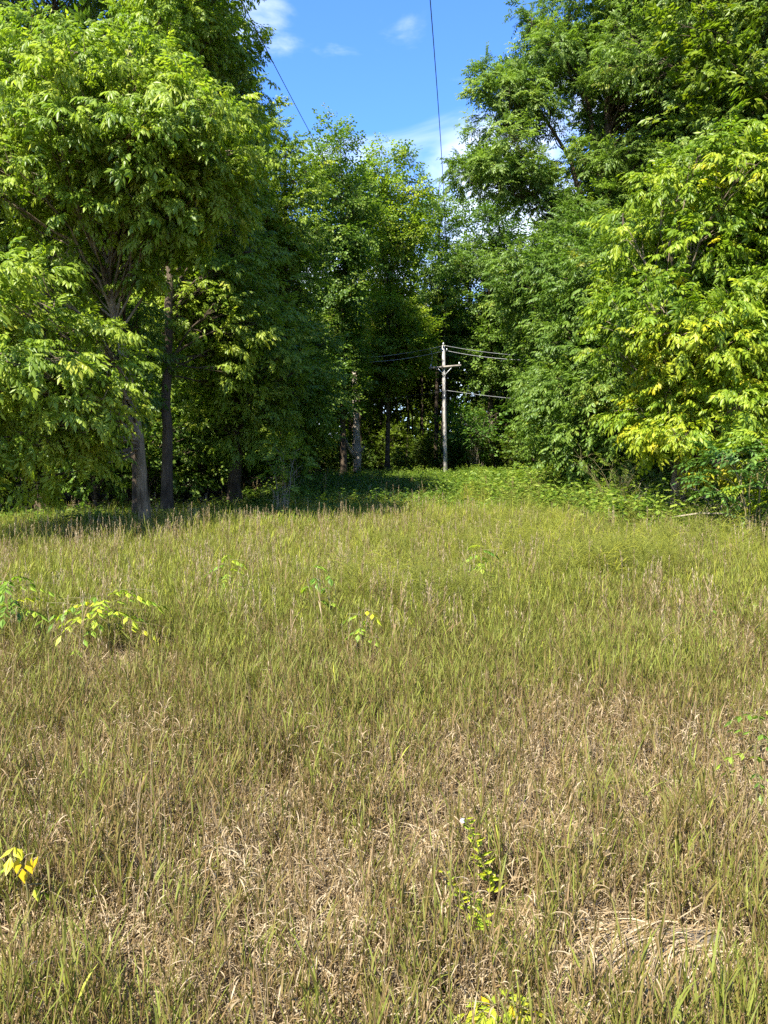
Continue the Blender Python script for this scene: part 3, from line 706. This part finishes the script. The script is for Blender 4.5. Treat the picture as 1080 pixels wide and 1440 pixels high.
def tuft_dry(rng, h=(.15, .36), n=8, rad=.09):
    mb = MB()
    for _ in range(n):
        a = rng.uniform(0, 6.28); r = rad * math.sqrt(rng.random()); b = np.array([r * math.cos(a), r * math.sin(a), -.02])
        H = rng.uniform(*h); l2 = rng.normal(0, .2, 2) * H; top = b + [l2[0], l2[1], H]
        stem(mb, b, top, .0017, rng.uniform(.14, .36))
        for k in range(6):
            p = b + (top - b) * rng.uniform(.1, .9)
            blade(mb, rng, p, rng.uniform(0, 6.28), rng.uniform(.4, 1.3), rng.uniform(.03, .085), .0045, rng.uniform(.8, 3.2), rng.uniform(0, .32), 4, rng.uniform(-1, 1))
    return mb
def tuft_seed(rng, n=3, rad=.10):
    mb = MB()
    for _ in range(n):
        a = rng.uniform(0, 6.28); r = rad * math.sqrt(rng.random()); b = np.array([r * math.cos(a), r * math.sin(a), -.02])
        H = rng.uniform(.55, .85); l2 = rng.normal(0, .10, 2) * H; top = b + [l2[0], l2[1], H]
        stem(mb, b, top, .002, .28)
        for k in range(14):                                    # the panicle
            f = .80 + .2 * k / 13; p = b + (top - b) * f
            blade(mb, rng, p, rng.uniform(0, 6.28), rng.uniform(.15, .5), rng.uniform(.03, .06) * (1.25 - f * .5), .006, .4, rng.uniform(.08, .24), 2)
        for k in range(4):
            p = b + (top - b) * rng.uniform(.15, .7)
            blade(mb, rng, p, rng.uniform(0, 6.28), rng.uniform(.2, .6), rng.uniform(.15, .28), .007, rng.uniform(.4, 1.4), rng.uniform(.2, .7), 4)
    return mb
def tuft_long(rng, n=14, h=(.3, .6), tone=.7, wd=.007, rad=.09):
    mb = MB()
    for _ in range(n):
        a = rng.uniform(0, 6.28); r = rad * math.sqrt(rng.random())
        blade(mb, rng, [r * math.cos(a), r * math.sin(a), -.02], a + rng.normal(0, .9), rng.uniform(.05, .4), rng.uniform(*h), wd * rng.uniform(.6, 1.2), rng.uniform(.2, 1.4), np.clip(tone + rng.normal(0, .12), 0, 1), 5, rng.uniform(-.4, .4))
    return mb
def tuft_wisp(rng):
    """witch grass: a haze of hair fine forking stalks"""
    mb = MB()
    for _ in range(4):
        b = np.array([rng.normal(0, .05), rng.normal(0, .05), -.02]); H = rng.uniform(.45, .75); l2 = rng.normal(0, .16, 2)
        top = b + [l2[0], l2[1], H]; stem(mb, b, top, .0022, rng.uniform(.6, .8))
        for k in range(13):
            f = rng.uniform(.4, 1); p = b + (top - b) * f; a = rng.uniform(0, 6.28); e = rng.uniform(.1, 1.0); ln = rng.uniform(.12, .34)
            q = p + ln * np.array([math.cos(a) * math.cos(e), math.sin(a) * math.cos(e), math.sin(e) * .8])
            tube(mb, [p, (p + q) / 2 + [0, 0, .015], q], [.0022, .0018, .0012], 3, rng.uniform(.56, .86))
            for z in range(1):
                a2 = rng.uniform(0, 6.28); p2 = p + (q - p) * rng.uniform(.4, .8)
                tube(mb, [p2, p2 + .1 * np.array([math.cos(a2), math.sin(a2), .5])], [.0012, .0009], 3, rng.uniform(.56, .9))
        for k in range(7):
            blade(mb, rng, b + (top - b) * rng.uniform(0, .5), rng.uniform(0, 6.28), rng.uniform(.1, .7), rng.uniform(.22, .50), .006, rng.uniform(.4, 1.3), rng.uniform(.6, .9), 4)
    return mb
def tuft_weed(rng, h=(.2, .5), n=6, ll=.085):
    mb = MB()
    for _ in range(n):
        b = np.array([rng.normal(0, .14), rng.normal(0, .14), -.02]); H = rng.uniform(*h); l2 = rng.normal(0, .25, 2) * H; top = b + [l2[0], l2[1], H]
        stem(mb, b, top, .003, .4)
        for k in range(10):
            p = b + (top - b) * (.25 + .75 * k / 9); a = rng.uniform(0, 6.28)
            leaflet(mb, rng, p + .02 * np.array([math.cos(a), math.sin(a), 0]), [math.cos(a), math.sin(a), rng.uniform(-.5, .4)], norm(np.array([rng.normal(0, .25), rng.normal(0, .25), 1.0])),
                    ll * rng.uniform(.7, 1.3), ll * .62 * rng.uniform(.7, 1.2), tone=np.clip(.5 + rng.normal(0, .2), 0, 1))
    return mb

def source(coll_name, builders, mat):
    c = bpy.data.collections.new(coll_name)
    for k, mbx in enumerate(builders):
        c.objects.link(bpy.data.objects.new('%s_%02d' % (coll_name, k), mbx.mesh(coll_name, mat)))
    return c
gt = np.random.default_rng(21)
tufts = ([tuft_brome(gt) for _ in range(8)] +                                     # 0-7 green brome
         [tuft_dry(gt) for _ in range(6)] +                                       # 8-13 dry stalks
         [tuft_litter(gt) for _ in range(6)] +                                    # 14-19 curled litter
         [tuft_seed(gt) for _ in range(4)] +                                      # 20-23 seed heads
         [tuft_long(gt, tone=.74) for _ in range(4)] +                            # 24-27 long lush blades
         [tuft_wisp(gt) for _ in range(4)] +                                      # 28-31 witch grass
         [tuft_brome(gt, (.12, .26), 8, .57, .08, 5) for _ in range(4)])          # 32-35 short brome
GCOL = source('grass_tuft', tufts, M_GRASS)
WCOL = source('weed_clump', [tuft_weed(gt) for _ in range(5)] + [tuft_weed(gt, (.5, .9), 7, .10) for _ in range(3)], M_WEED)

def instancer(name, pts, rot, scl, idx, tint, coll, label, cat):
    me = bpy.data.meshes.new(name); me.vertices.add(len(pts)); me.vertices.foreach_set('co', np.ascontiguousarray(pts, np.float32).ravel())
    for nm, ty, arr, key in (('rot', 'FLOAT_VECTOR', rot, 'vector'), ('scl', 'FLOAT_VECTOR', scl, 'vector'), ('idx', 'INT', idx, 'value'), ('tint', 'FLOAT', tint, 'value')):
        at = me.attributes.new(nm, ty, 'POINT'); at.data.foreach_set(key, np.ascontiguousarray(arr, np.int32 if ty == 'INT' else np.float32).ravel())
    o = bpy.data.objects.new(name, me); COL.objects.link(o)
    ng = bpy.data.node_groups.new(name, 'GeometryNodeTree')
    ng.interface.new_socket('Geometry', in_out='INPUT', socket_type='NodeSocketGeometry'); ng.interface.new_socket('Geometry', in_out='OUTPUT', socket_type='NodeSocketGeometry')
    N = ng.nodes.new; L = ng.links.new
    gi = N('NodeGroupInput'); go = N('NodeGroupOutput'); ip = N('GeometryNodeInstanceOnPoints'); ci = N('GeometryNodeCollectionInfo')
    ci.inputs['Collection'].default_value = coll; ci.inputs['Separate Children'].default_value = True; ci.inputs['Reset Children'].default_value = True
    L(gi.outputs[0], ip.inputs['Points']); L(ci.outputs[0], ip.inputs['Instance']); ip.inputs['Pick Instance'].default_value = True
    def na(nm, ty):
        n = N('GeometryNodeInputNamedAttribute'); n.data_type = ty; n.inputs['Name'].default_value = nm
        return n.outputs['Attribute']
    L(na('idx', 'INT'), ip.inputs['Instance Index'])
    e = N('FunctionNodeEulerToRotation'); L(na('rot', 'FLOAT_VECTOR'), e.inputs[0]); L(e.outputs[0], ip.inputs['Rotation'])
    L(na('scl', 'FLOAT_VECTOR'), ip.inputs['Scale']); L(ip.outputs[0], go.inputs[0])
    md = o.modifiers.new('tufts', 'NODES'); md.node_group = ng
    return tag(o, label, cat, None, 'stuff')

class Field:
    def __init__(s): s.p = []; s.r = []; s.s = []; s.i = []; s.t = []
    def add(s, x, y, idx, scale, tint, rng, hs=None, lean=.08, dz=0.0):
        n = len(x)
        s.p.append(np.stack([x, y, gz(x, y) + dz], -1))
        s.r.append(np.stack([rng.normal(0, lean, n), rng.normal(0, lean, n), rng.uniform(0, 6.28, n)], -1))
        s.s.append(np.stack([scale, scale, scale * (1 if hs is None else hs)], -1)); s.i.append(idx); s.t.append(tint)
    def build(s, name, coll, label, cat):
        c = np.concatenate
        return instancer(name, c(s.p), c(s.r), c(s.s), c(s.i), c(s.t), coll, label, cat)
def area(n, y0, y1, rng, slope=.60, m=1.6):
    """points evenly spread over the part of the meadow in or near the view"""
    W = slope * y1 + m; x = rng.uniform(-W, W, n * 2); y = rng.uniform(y0, y1, n * 2); k = abs(x) < slope * y + m
    return x[k], y[k]
gr = np.random.default_rng(8)
F = Field()
def dens(y0, y1, per): return int((.60 * y1 + 1.6) * (y1 - y0) * per)
thatch_c = G(935, 1385)
def off_thatch(x, y): return ((x - thatch_c[0]) / .31) ** 2 + ((y - thatch_c[1]) / .24) ** 2 > 1
# litter everywhere near, thinning outwards
for y0, y1, per in ((1.2, 5, 110), (5, 9, 75), (9, 14, 45)):
    x, y = area(dens(y0, y1, per), y0, y1, gr); k = off_thatch(x, y); x, y = x[k], y[k]
    F.add(x, y, gr.integers(14, 20, len(x)), gr.uniform(.8, 1.4, len(x)), gr.normal(0, .03, len(x)), gr, lean=.15)
def crown_point(px, py, h):
    q = P(px, py, 1.0) - [0, 0, CAMH]; k = (h - CAMH) / q[2]; return q * k
CLEAR = [(*crown_point(px, py, h)[:2], rr) for px, py, h, rr in ((12, 818, .62, .3), (150, 838, .56, .4), (318, 790, .6, .25), (442, 806, .62, .2), (464, 816, .55, .15), (505, 862, .48, .2), (676, 770, .62, .25), (38, 1180, .36, .13), (1072, 1000, .4, .15), (1066, 1055, .34, .15), (708, 1418, .16, .10))]
CLEAR += [(*G(px, py)[:2], .09) for px, py in ((700, 1290), (668, 1312), (690, 1330))]
def visible(x, y):
    """grass stands thin around and in front of the seedlings"""
    k = np.ones(len(x), bool)
    for cx_, cy_, rr in CLEAR:
        k &= ~((abs(x - cx_) < rr) & (y < cy_ + rr * .6) & (y > cy_ - rr * 1.6)) | (gr.random(len(x)) < .22)
    return k
bare = lambda x, y: np.exp(-(((x - G(700, 1150)[0]) / .55) ** 2 + ((y - G(700, 1150)[1]) / .5) ** 2)) + .8 * np.exp(-(((x - G(150, 1420)[0]) / .5) ** 2 + ((y - G(150, 1420)[1]) / .35) ** 2))
# green and dry stalks in drifting patches
for y0, y1, per in ((1.2, 5, 290), (5, 9, 210), (9, 17, 125)):
    x, y = area(dens(y0, y1, per), y0, y1, gr)
    g_ = vnoise(x, y, .75) * .6 + vnoise(x, y, 2.3, 5) * .4
    k = off_thatch(x, y) & visible(x, y) & (gr.random(len(x)) > bare(x, y) * .6) & (gr.random(len(x)) < .12 + 1.45 * g_ * (.45 + .75 * vnoise(x, y, 4.5, 8))); x, y, g_ = x[k], y[k], g_[k]
    far = np.clip((y - 5) / 7, 0, 1)
    dry = gr.random(len(x)) < .15 - .42 * (g_ - .5) * 2 - .08 * far
    short = gr.random(len(x)) < .55 - .4 * far
    idx = np.where(dry, gr.integers(8, 14, len(x)), np.where(short, gr.integers(32, 36, len(x)), gr.integers(0, 8, len(x))))
    warm = .16 * np.clip((y - 5) / 5, 0, 1)
    F.add(x, y, idx, gr.uniform(.65, 1.25, len(x)) * (1 + .10 * far), gr.normal(0, .05, len(x)) - np.where(dry, 0, .08 * np.clip((7 - y) / 3, 0, 1)) + (g_ - .5) * .22 + np.where(dry, 0, warm), gr, gr.uniform(.75, 1.2, len(x)))
# lusher long grass towards the wood edge and on the left mid distance
x, y = area(dens(7, 17.5, 80), 7, 17.5, gr)
g_ = vnoise(x, y, .5, 9); k = gr.random(len(x)) < np.clip((y - 6.5) / 5, 0, 1) * (.25 + g_) * .9; x, y = x[k], y[k]
F.add(x, y, gr.integers(24, 28, len(x)), gr.uniform(.5, .85, len(x)) * np.where(x < 2.5, 1 - .3 * np.clip((y - 11) / 4, 0, 1), 1.1), gr.normal(.02, .08, len(x)), gr)
# seed heads, sparse near, a fringe at the shadow edge
x, y = area(dens(5, 16, 11.0), 5, 16, gr); F.add(x, y, gr.integers(20, 24, len(x)), gr.uniform(.5, .95, len(x)), gr.normal(-.07, .05, len(x)), gr)
x = gr.uniform(-12, 2.5, 150); y = gr.uniform(11.5, 19.0, 150); F.add(x, y, gr.integers(20, 24, 150), gr.uniform(.55, 1.0, 150), gr.normal(-.08, .04, 150), gr)
# witch grass haze, right of centre
def patch(n, px, py, rx, ry):
    c = G(px, py); d = gr.normal(size=(n, 2)); return c[0] + d[:, 0] * rx, c[1] + d[:, 1] * ry
for n, px, py, rx, ry in ((60, 790, 800, 1.2, 1.0), (50, 870, 835, .45, .3), (26, 720, 770, 1.2, 1.4), (22, 600, 880, .5, .3), (44, 1000, 780, 1.3, 1.1)):
    x, y = patch(n, px, py, rx, ry); F.add(x, y, gr.integers(28, 32, n), gr.uniform(.7, 1.1, n), gr.normal(.02, .07, n), gr)
x = gr.uniform(2.2, 9.5, 1500); y = gr.uniform(12.5, 24, 1500); k = gr.random(1500) < np.clip((x - 1.5) / 3, 0, 1) * (.3 + vnoise(x, y, .7, 4)); x, y = x[k], y[k]
F.add(x, y, np.where(gr.random(len(x)) < .16, gr.integers(28, 32, len(x)), gr.integers(24, 28, len(x))), gr.uniform(.9, 1.45, len(x)), gr.normal(.03, .09, len(x)), gr)
# clearing floor beyond the meadow: long shaded grass
x = gr.uniform(-11, 9.5, 12000); y = gr.uniform(16, 54, 12000); k = (x > -4.5 - (y < 24) * 5) & (x < 6.5 + .05 * y); x, y = x[k], y[k]
F.add(x, y, gr.integers(24, 28, len(x)), gr.uniform(.5, .9, len(x)), gr.normal(.02, .08, len(x)), gr)
x = gr.uniform(-9, 5, 9000); y = gr.uniform(15.5, 30, 9000); k = (x > -4.5 - (y < 22) * 4) & (gr.random(9000) < np.clip((31 - y) / 12, 0, 1) * (.4 + vnoise(x, y, .5, 2))); x, y = x[k], y[k]
F.add(x, y, gr.integers(24, 28, len(x)), gr.uniform(.6, 1.05, len(x)), gr.normal(.0, .09, len(x)), gr)
x = gr.uniform(-5, 7, 160); y = gr.uniform(16, 40, 160); F.add(x, y, gr.integers(20, 24, 160), gr.uniform(.7, 1.3, 160), gr.normal(-.06, .05, 160), gr)
F.build('meadow_grass', GCOL, 'olive green and straw coloured meadow grass over the whole foreground', 'grass')
# weeds
Wd = Field()
x = gr.uniform(-9, 12, 17000); y = gr.uniform(17, 56, 17000); k = (x > -5.0 - (y < 22) * 3 + (y > 45) * 1.0) & (x < 7.5 + .07 * y) & (gr.random(len(x)) < .35 + vnoise(x, y, .4, 3)) & (gr.random(len(x)) < np.clip((y - 18) / 12, .06, 1)); x, y = x[k], y[k]
Wd.add(x, y, gr.integers(0, 5, len(x)), gr.uniform(.8, 1.3, len(x)), gr.normal(-.05, .1, len(x)), gr)
c = G(770, 690); x = gr.uniform(3.0, 9.5, 3000); y = gr.uniform(17.5, 34, 3000); k = (x > 2.2 + .10 * (y - 17) + gr.normal(0, .4, 3000)); x, y = x[k], y[k]
Wd.add(x, y, gr.integers(3, 8, len(x)), gr.uniform(.8, 1.35, len(x)), gr.normal(.12, .12, len(x)), gr)
x = gr.uniform(-4, 8, 420); y = gr.uniform(24, 54, 420); Wd.add(x, y, gr.integers(5, 8, 420), gr.uniform(.6, 1.2, 420), gr.normal(.05, .12, 420), gr)
x = gr.uniform(4.3, 10, 800); y = gr.uniform(12.6, 17, 800); k = gr.random(800) < np.clip((x - 3.8) / 2, 0, 1); x, y = x[k], y[k]
Wd.add(x, y, gr.integers(0, 8, len(x)), gr.uniform(.6, 1.0, len(x)), gr.normal(.12, .12, len(x)), gr)
x = gr.uniform(4.0, 9.5, 420); y = gr.uniform(13.0, 21, 420); k = x > 3.2 + (y - 13) * .05; x, y = x[k], y[k]
Wd.add(x, y, gr.integers(5, 8, len(x)), gr.uniform(.8, 1.35, len(x)), gr.normal(.15, .12, len(x)), gr)
x = gr.uniform(-12, -1, 500); y = gr.uniform(15.2, 19, 500)
Wd.add(x, y, gr.integers(0, 5, 500), gr.uniform(.6, 1.1, 500), gr.normal(-.1, .1, 500), gr)
x, y = area(120, 7, 16, gr); Wd.add(x, y, gr.integers(0, 5, len(x)), gr.uniform(.35, .7, len(x)), gr.normal(.12, .1, len(x)), gr)
Wd.build('ground_cover', WCOL, 'low leafy weeds and creepers covering the floor of the clearing', 'weeds')

# ------------------------------------------------------------------ shrubs and brush at the wood edge
def cane_shrub(name, label, loc, n, h, spread, seed, mat_cane, leaf=None, mat_leaf=None, r=.010, arch=.6):
    rng = np.random.default_rng(seed); t = thing(name, label, 'shrub', loc)
    mb = MB(); ps, hs = [], []
    for _ in range(n):
        a = rng.uniform(0, 6.28); b = np.array([rng.normal(0, .12 * spread), rng.normal(0, .12 * spread), -.05]); H = h * rng.uniform(.6, 1.1)
        e = b + np.array([math.cos(a) * spread * rng.uniform(.3, 1), math.sin(a) * spread * rng.uniform(.3, 1), H])
        c_ = b + np.array([(e - b)[0] * .25, (e - b)[1] * .25, H * (.7 + arch * .4)])
        path = bez(b, c_, e, 8) + rng.normal(0, .015, (8, 3)); tube(mb, path, np.linspace(r, r * .3, 8), 5)
        for k in range(rng.integers(2, 6)):
            q = path[rng.integers(3, 8)]; d = norm(rng.normal(size=3) + [0, 0, .5]); e2 = q + d * rng.uniform(.12, .40) * h * .6
            tube(mb, [q, (q + e2) / 2 + rng.normal(0, .02, 3), e2], [r * .45, r * .35, r * .2], 3)
            ps.append(e2); hs.append(d)
        ps.append(path[-1]); hs.append(path[-1] - path[-2])
    link('stems', mb.mesh(name + '_stems', mat_cane, True), t)
    if leaf:
        n_ = len(ps); V, Q_, A = scatter(leaf[0], np.array(ps), np.array(hs) * [1, 1, .5], norm(np.array([0, 0, 1.]) + rng.normal(0, .3, (n_, 3))), rng.uniform(*leaf[1], n_), rng.normal(0, .1, n_), rng)
        link('foliage', mesh_from(name + '_foliage', V, Q_, np.zeros((0, 3), int), np.clip(A, 0, 1), mat_leaf), t)
    return t
def onground(px, y): p = P(px, 700, y); return (p[0], y, float(gz(p[0], y)))
cane_shrub('leafy_cane_shrub', 'small shrub with bare grey stems under a grey green leafy top', onground(402, 19.5), 10, 1.85, .7, 1, M_TWIG, (SP_PIN, (.7, 1.1)), M_FRESH, .009)
cane_shrub('dry_stalk_clump', 'clump of bare dead stalks leaning in the tall grass below the small shrub', onground(392, 18.0), 8, 1.0, .4, 2, M_TWIG, None, None, .006)
cane_shrub('bare_brush', 'tangle of bare green brown canes standing left of the yellowing tree', onground(868, 16.2), 40, 1.5, .95, 3, M_STEM, (SP_SIM, (.15, .3)), M_FRESH, .006, .3)
cane_shrub('leaning_brush', 'sparse bare canes leaning beneath the lowest yellow leaves', onground(930, 14.2), 26, 1.05, .95, 4, M_TWIG, (SP_BOX, (.18, .32)), M_FRESH, .008)
cane_shrub('tangled_bramble', 'tangled dry bramble above the fallen branch at the right edge', onground(1015, 13.2), 34, 1.0, 1.0, 5, M_TWIG, (SP_SIM, (.18, .36)), M_FRESH, .008)
cane_shrub('bright_weed_shrub', 'bright leafy bush in the sun at the foot of the arching tree', onground(770, 23.5), 22, 1.1, 1.0, 6, M_STEM, (SP_SIM, (.5, .8)), M_FRESH, .01)
cane_shrub('pale_leaved_shrub', 'shrub with pale shiny leaves in the dark wood right of the pole', onground(668, 54), 40, 4.2, 2.0, 7, M_TWIG, (SP_SIM, (1.6, 2.4)), M_BLUE, .015)
cane_shrub('bluish_sapling', 'bluish green sapling with long feathered leaves at the right edge below the yellowing tree', onground(1062, 12.2), 9, 1.7, .75, 8, M_STEM, (SP_PIN, (.9, 1.3)), M_BLUE, .014)
cane_shrub('lime_sapling', 'lime green topped sapling leaning into the right edge above the bluish one', onground(1090, 12.0), 7, 1.95, .6, 9, M_STEM, (SP_PIN, (.9, 1.3)), M_YELLOW, .014)
cane_shrub('edge_nettle', 'low leafy bush in front of the leaning grey trunk', onground(130, 14.6), 18, .55, .4, 10, M_STEM, (SP_SIM, (.35, .6)), M_BLUE, .006)
mb = MB(); p0 = P(948, 727, 12.9); p1 = P(1016, 722, 12.7); tube(mb, [p0, (p0 + p1) / 2 + [0, 0, .03], p1, p1 + [.5, .1, -.02]], [.012, .016, .013, .007], 7, cap=True)
tag(link('fallen_branch', mb.mesh('fallen_branch', M_TWIG, True)), 'pale fallen branch lying level in the brambles at the right edge', 'branch')

# ------------------------------------------------------------------ seedlings in the meadow
def seedling(label, px, py, h, seed, n_leaf=6, pairs=4, ll=.055, lw=.03, spread=.22, tone=.5, hang=.4, side=None):
    """h: height of the crown in metres; (px, py) the middle of its crown in the photo"""
    rng = np.random.default_rng(seed)
    u = (px - CX) / FPX; v = (CY - py) / FPX
    d = np.array([u, v * math.sin(PITCH) + math.cos(PITCH), v * math.cos(PITCH) - math.sin(PITCH)]); k = (h - CAMH) / d[2]
    x, y = d[0] * k, d[1] * k
    t = thing('seedling', label, 'seedling', (x, y, float(gz(x, y))))
    ms = MB(); ml = MB(); top = np.array([rng.normal(0, .02), rng.normal(0, .02), h])
    tube(ms, [(0, 0, -.03), top * .5 + [.01, 0, 0], top], [.005, .004, .003], 5)
    for q in range(n_leaf):
        b = top * (.55 + .45 * q / max(1, n_leaf - 1)); a = q * 2.4 + rng.uniform(-.4, .4)
        dr = np.array([math.cos(a), math.sin(a), rng.uniform(.1, .6)])
        if side is not None: dr = norm(dr + np.array([side, 0, 0]))
        ln = spread * rng.uniform(.7, 1.2)
        compound(ml, rng, b, dr, ln, pairs, ll, lw, .9, hang, tone=np.clip(tone + rng.normal(0, .17), 0, 1))
        tube(ms, bez(b, b + norm(dr) * ln * .5, b + norm(dr) * ln + [0, 0, -ln * .25], 5), .0018, 3)
    link('stem', ms.mesh('seedling_stem', M_STEM, True), t); link('leaves', ml.mesh('seedling_leaves', M_SEED), t)
    return t
seedling('ash seedling cut by the left edge with yellow and dark green leaves', 12, 818, .62, 1, 12, 4, .085, .045, .36, .36)
seedling('wide ash seedling with pale green and yellowing leaves in the left meadow', 150, 838, .56, 2, 14, 4, .08, .042, .46, .56)
seedling('small rounded seedling rising from the grass right of the wide ash seedling', 318, 790, .60, 3, 7, 3, .07, .038, .20, .45)
seedling('upright seedling with two fresh green leaves left of the meadow centre', 442, 806, .62, 4, 4, 2, .085, .045, .14, .3)
seedling('tiny lime leaf shoot right of the upright two leaved seedling', 464, 816, .55, 5, 3, 1, .08, .045, .08, .5)
seedling('low seedling with round yellow green leaves at mid meadow', 505, 862, .48, 6, 6, 2, .06, .036, .15, .52)
seedling('small round leaved seedling in front of the bright weeds', 676, 770, .62, 7, 7, 3, .075, .042, .20, .38)
seedling('fresh green shoot cut by the right edge of the meadow', 1072, 1000, .4, 8, 6, 2, .05, .026, .14, .5)
seedling('low green shoot below the other one at the right edge', 1066, 1055, .34, 9, 6, 2, .045, .022, .14, .42)
s = seedling('seedling at the left edge whose lower leaves have turned bright golden yellow', 38, 1180, .36, 10, 3, 1, .05, .03, .07, .62)
ml = MB(); rr_ = np.random.default_rng(4)
for q, (dx, dz) in enumerate(((-.005, -.02), (-.02, -.055), (.012, -.06), (-.004, -.09), (.05, -.045), (.028, -.05))):
    leaflet(ml, rr_, np.array([dx, -.03, .36 + dz]), [rr_.normal(0, .25), -.25, -1.0], np.array([0, -1.0, .3]), .05, .032 if q < 4 else .012, .1, .97 - .07 * (q == 0))
link('yellow_leaves', ml.mesh('yellow_leaves', M_SEED), s)
def stalk_plant(label, px, py0, py1, seed, n=16, ll=.045, lw=.018, tone=.62, flower=False):
    """an upright leafy stalk whose foot is at py0 and tip at py1 in the photo"""
    rng = np.random.default_rng(seed); b = G(px[0], py0); t = thing('leafy_stalk', label, 'plant', (b[0], b[1], float(gz(b[0], b[1]))))
    top = P(px[1], py1, b[1] - .02) - b; ms = MB(); ml = MB(); path = bez(np.array([0, 0, -.02]), top * .5 + [.015, 0, 0], top, 8); tube(ms, path, np.linspace(.003, .0015, 8), 4)
    for q in range(n):
        f = .2 + .8 * q / (n - 1); p = top * f + [.015 * 2 * f * (1 - f), 0, 0]; a = q * 2.4 + rng.normal(0, .7)
        leaflet(ml, rng, p, [math.cos(a), math.sin(a), rng.uniform(.1, .8)], np.array([0, 0, 1.0]), ll * (1.15 - .6 * f), lw * (1.15 - .5 * f), tone=np.clip(tone + rng.normal(0, .1), 0, .86))
    link('stem', ms.mesh('stalk_stem', M_STEM, True), t); link('leaves', ml.mesh('stalk_leaves', M_SEED), t)
    if flower:
        mf = MB()
        for q in range(7): leaflet(mf, rng, top + [-.012, -.005, -.005], [math.cos(q * .9), -.3, math.sin(q * .9)], np.array([0, -1., 0]), .011, .006, tone=.5)
        link('flower', mf.mesh('flower', plain_mat('pale_petal', (.75, .72, .82), .6)), t)
    return t
stalk_plant('leafy yellow green stalk with a tiny pale flower near the lower middle', (700, 655), 1290, 1160, 1, 27, .06, .026, .70, True)
stalk_plant('thin light green stalk left of the flowering yellow green stalk', (668, 624), 1312, 1235, 2, 26, .05, .02, .6)
stalk_plant('short leafy green sprig at the foot of the thin light green stalk', (690, 662), 1330, 1262, 3, 24, .05, .02, .6)
s = seedling('bright yellow green rosette of leaves at the bottom edge of the meadow', 708, 1418, .16, 12, 14, 2, .055, .024, .09, .72, .0)

# ------------------------------------------------------------------ dead thatch mound over an old stump, bottom right
tz = float(gz(thatch_c[0], thatch_c[1]))
th = np.random.default_rng(15); mb = MB()
def mound(x, y): return .035 * np.exp(-((x / .22) ** 2 + (y / .20) ** 2))
for k in range(4600):
    x0 = th.normal(.05, .14); y0 = th.normal(.02, .12); a = math.radians(236) + (y0 * -2.0) + th.normal(0, .38); ln = th.uniform(.10, .30); lift = abs(th.normal(0, .022))
    t = np.linspace(0, 1, 5); bx_ = x0 + np.cos(a + t * th.normal(0, .25)) * ln * t; by_ = y0 + np.sin(a + t * th.normal(0, .25)) * ln * t
    bz = mound(bx_, by_) + lift + .02 * np.sin(t * 3.1)
    pts = np.stack([bx_, by_, bz], -1); sd = np.array([-math.sin(a), math.cos(a), th.normal(0, .5)]); wv = th.uniform(.0008, .0022) * np.array([1, 1, 1, .8, .3])
    V = np.concatenate([pts + sd * wv[:, None], pts - sd * wv[:, None]]); mb.add(V, [[q, q + 1, q + 6, q + 5] for q in range(4)], None, np.clip(abs(th.normal(.15, .13)), 0, .34))
M_THATCH = leaf_mat('dead_thatch', GR, trans=.1, boost=(1, 1, 1), jitter=0)
o = link('thatch_mound', mb.mesh('thatch_mound', M_THATCH), None, (thatch_c[0], thatch_c[1], tz)); tag(o, 'flattened mound of straw coloured dead grass at the lower right', 'dead grass')
sc_ = G(962, 1352); rb = np.random.default_rng(6)
st = thing('old_stump', 'weathered low stump end showing through the dead grass mound', 'stump', (sc_[0], sc_[1], tz))
mb = MB(); nn = 40; ang = np.arange(nn) * 2 * np.pi / nn
rad_ = (1 + .16 * np.sin(3 * ang + 1) + .06 * rb.normal(size=nn)); prof = [(1.08, -.06), (1.05, .03), (1.0, .056), (.93, .064), (.75, .066), (.55, .063), (.35, .067), (.12, .065)]
V = np.array([[rr_ * .115 * rad_[q] * math.cos(ang[q]), rr_ * .062 * rad_[q] * math.sin(ang[q]), z + .006 * math.sin(ang[q] * 9 + rr_ * 9) * (rr_ < 1)] for rr_, z in prof for q in range(nn)])
Q_ = [[a * nn + q, a * nn + (q + 1) % nn, (a + 1) * nn + (q + 1) % nn, (a + 1) * nn + q] for a in range(len(prof) - 1) for q in range(nn)]
mb.add(V, Q_, [[7 * nn, 7 * nn + q, 7 * nn + q + 1] for q in range(1, nn - 1)])
M_STUMP = bark_mat('weathered_stump', (0.13, 0.10, 0.065), (0.40, 0.34, 0.25), 30, 1.0, (9, 60, 20))
link('stump_top', mb.mesh('stump_top', M_STUMP, True), st)
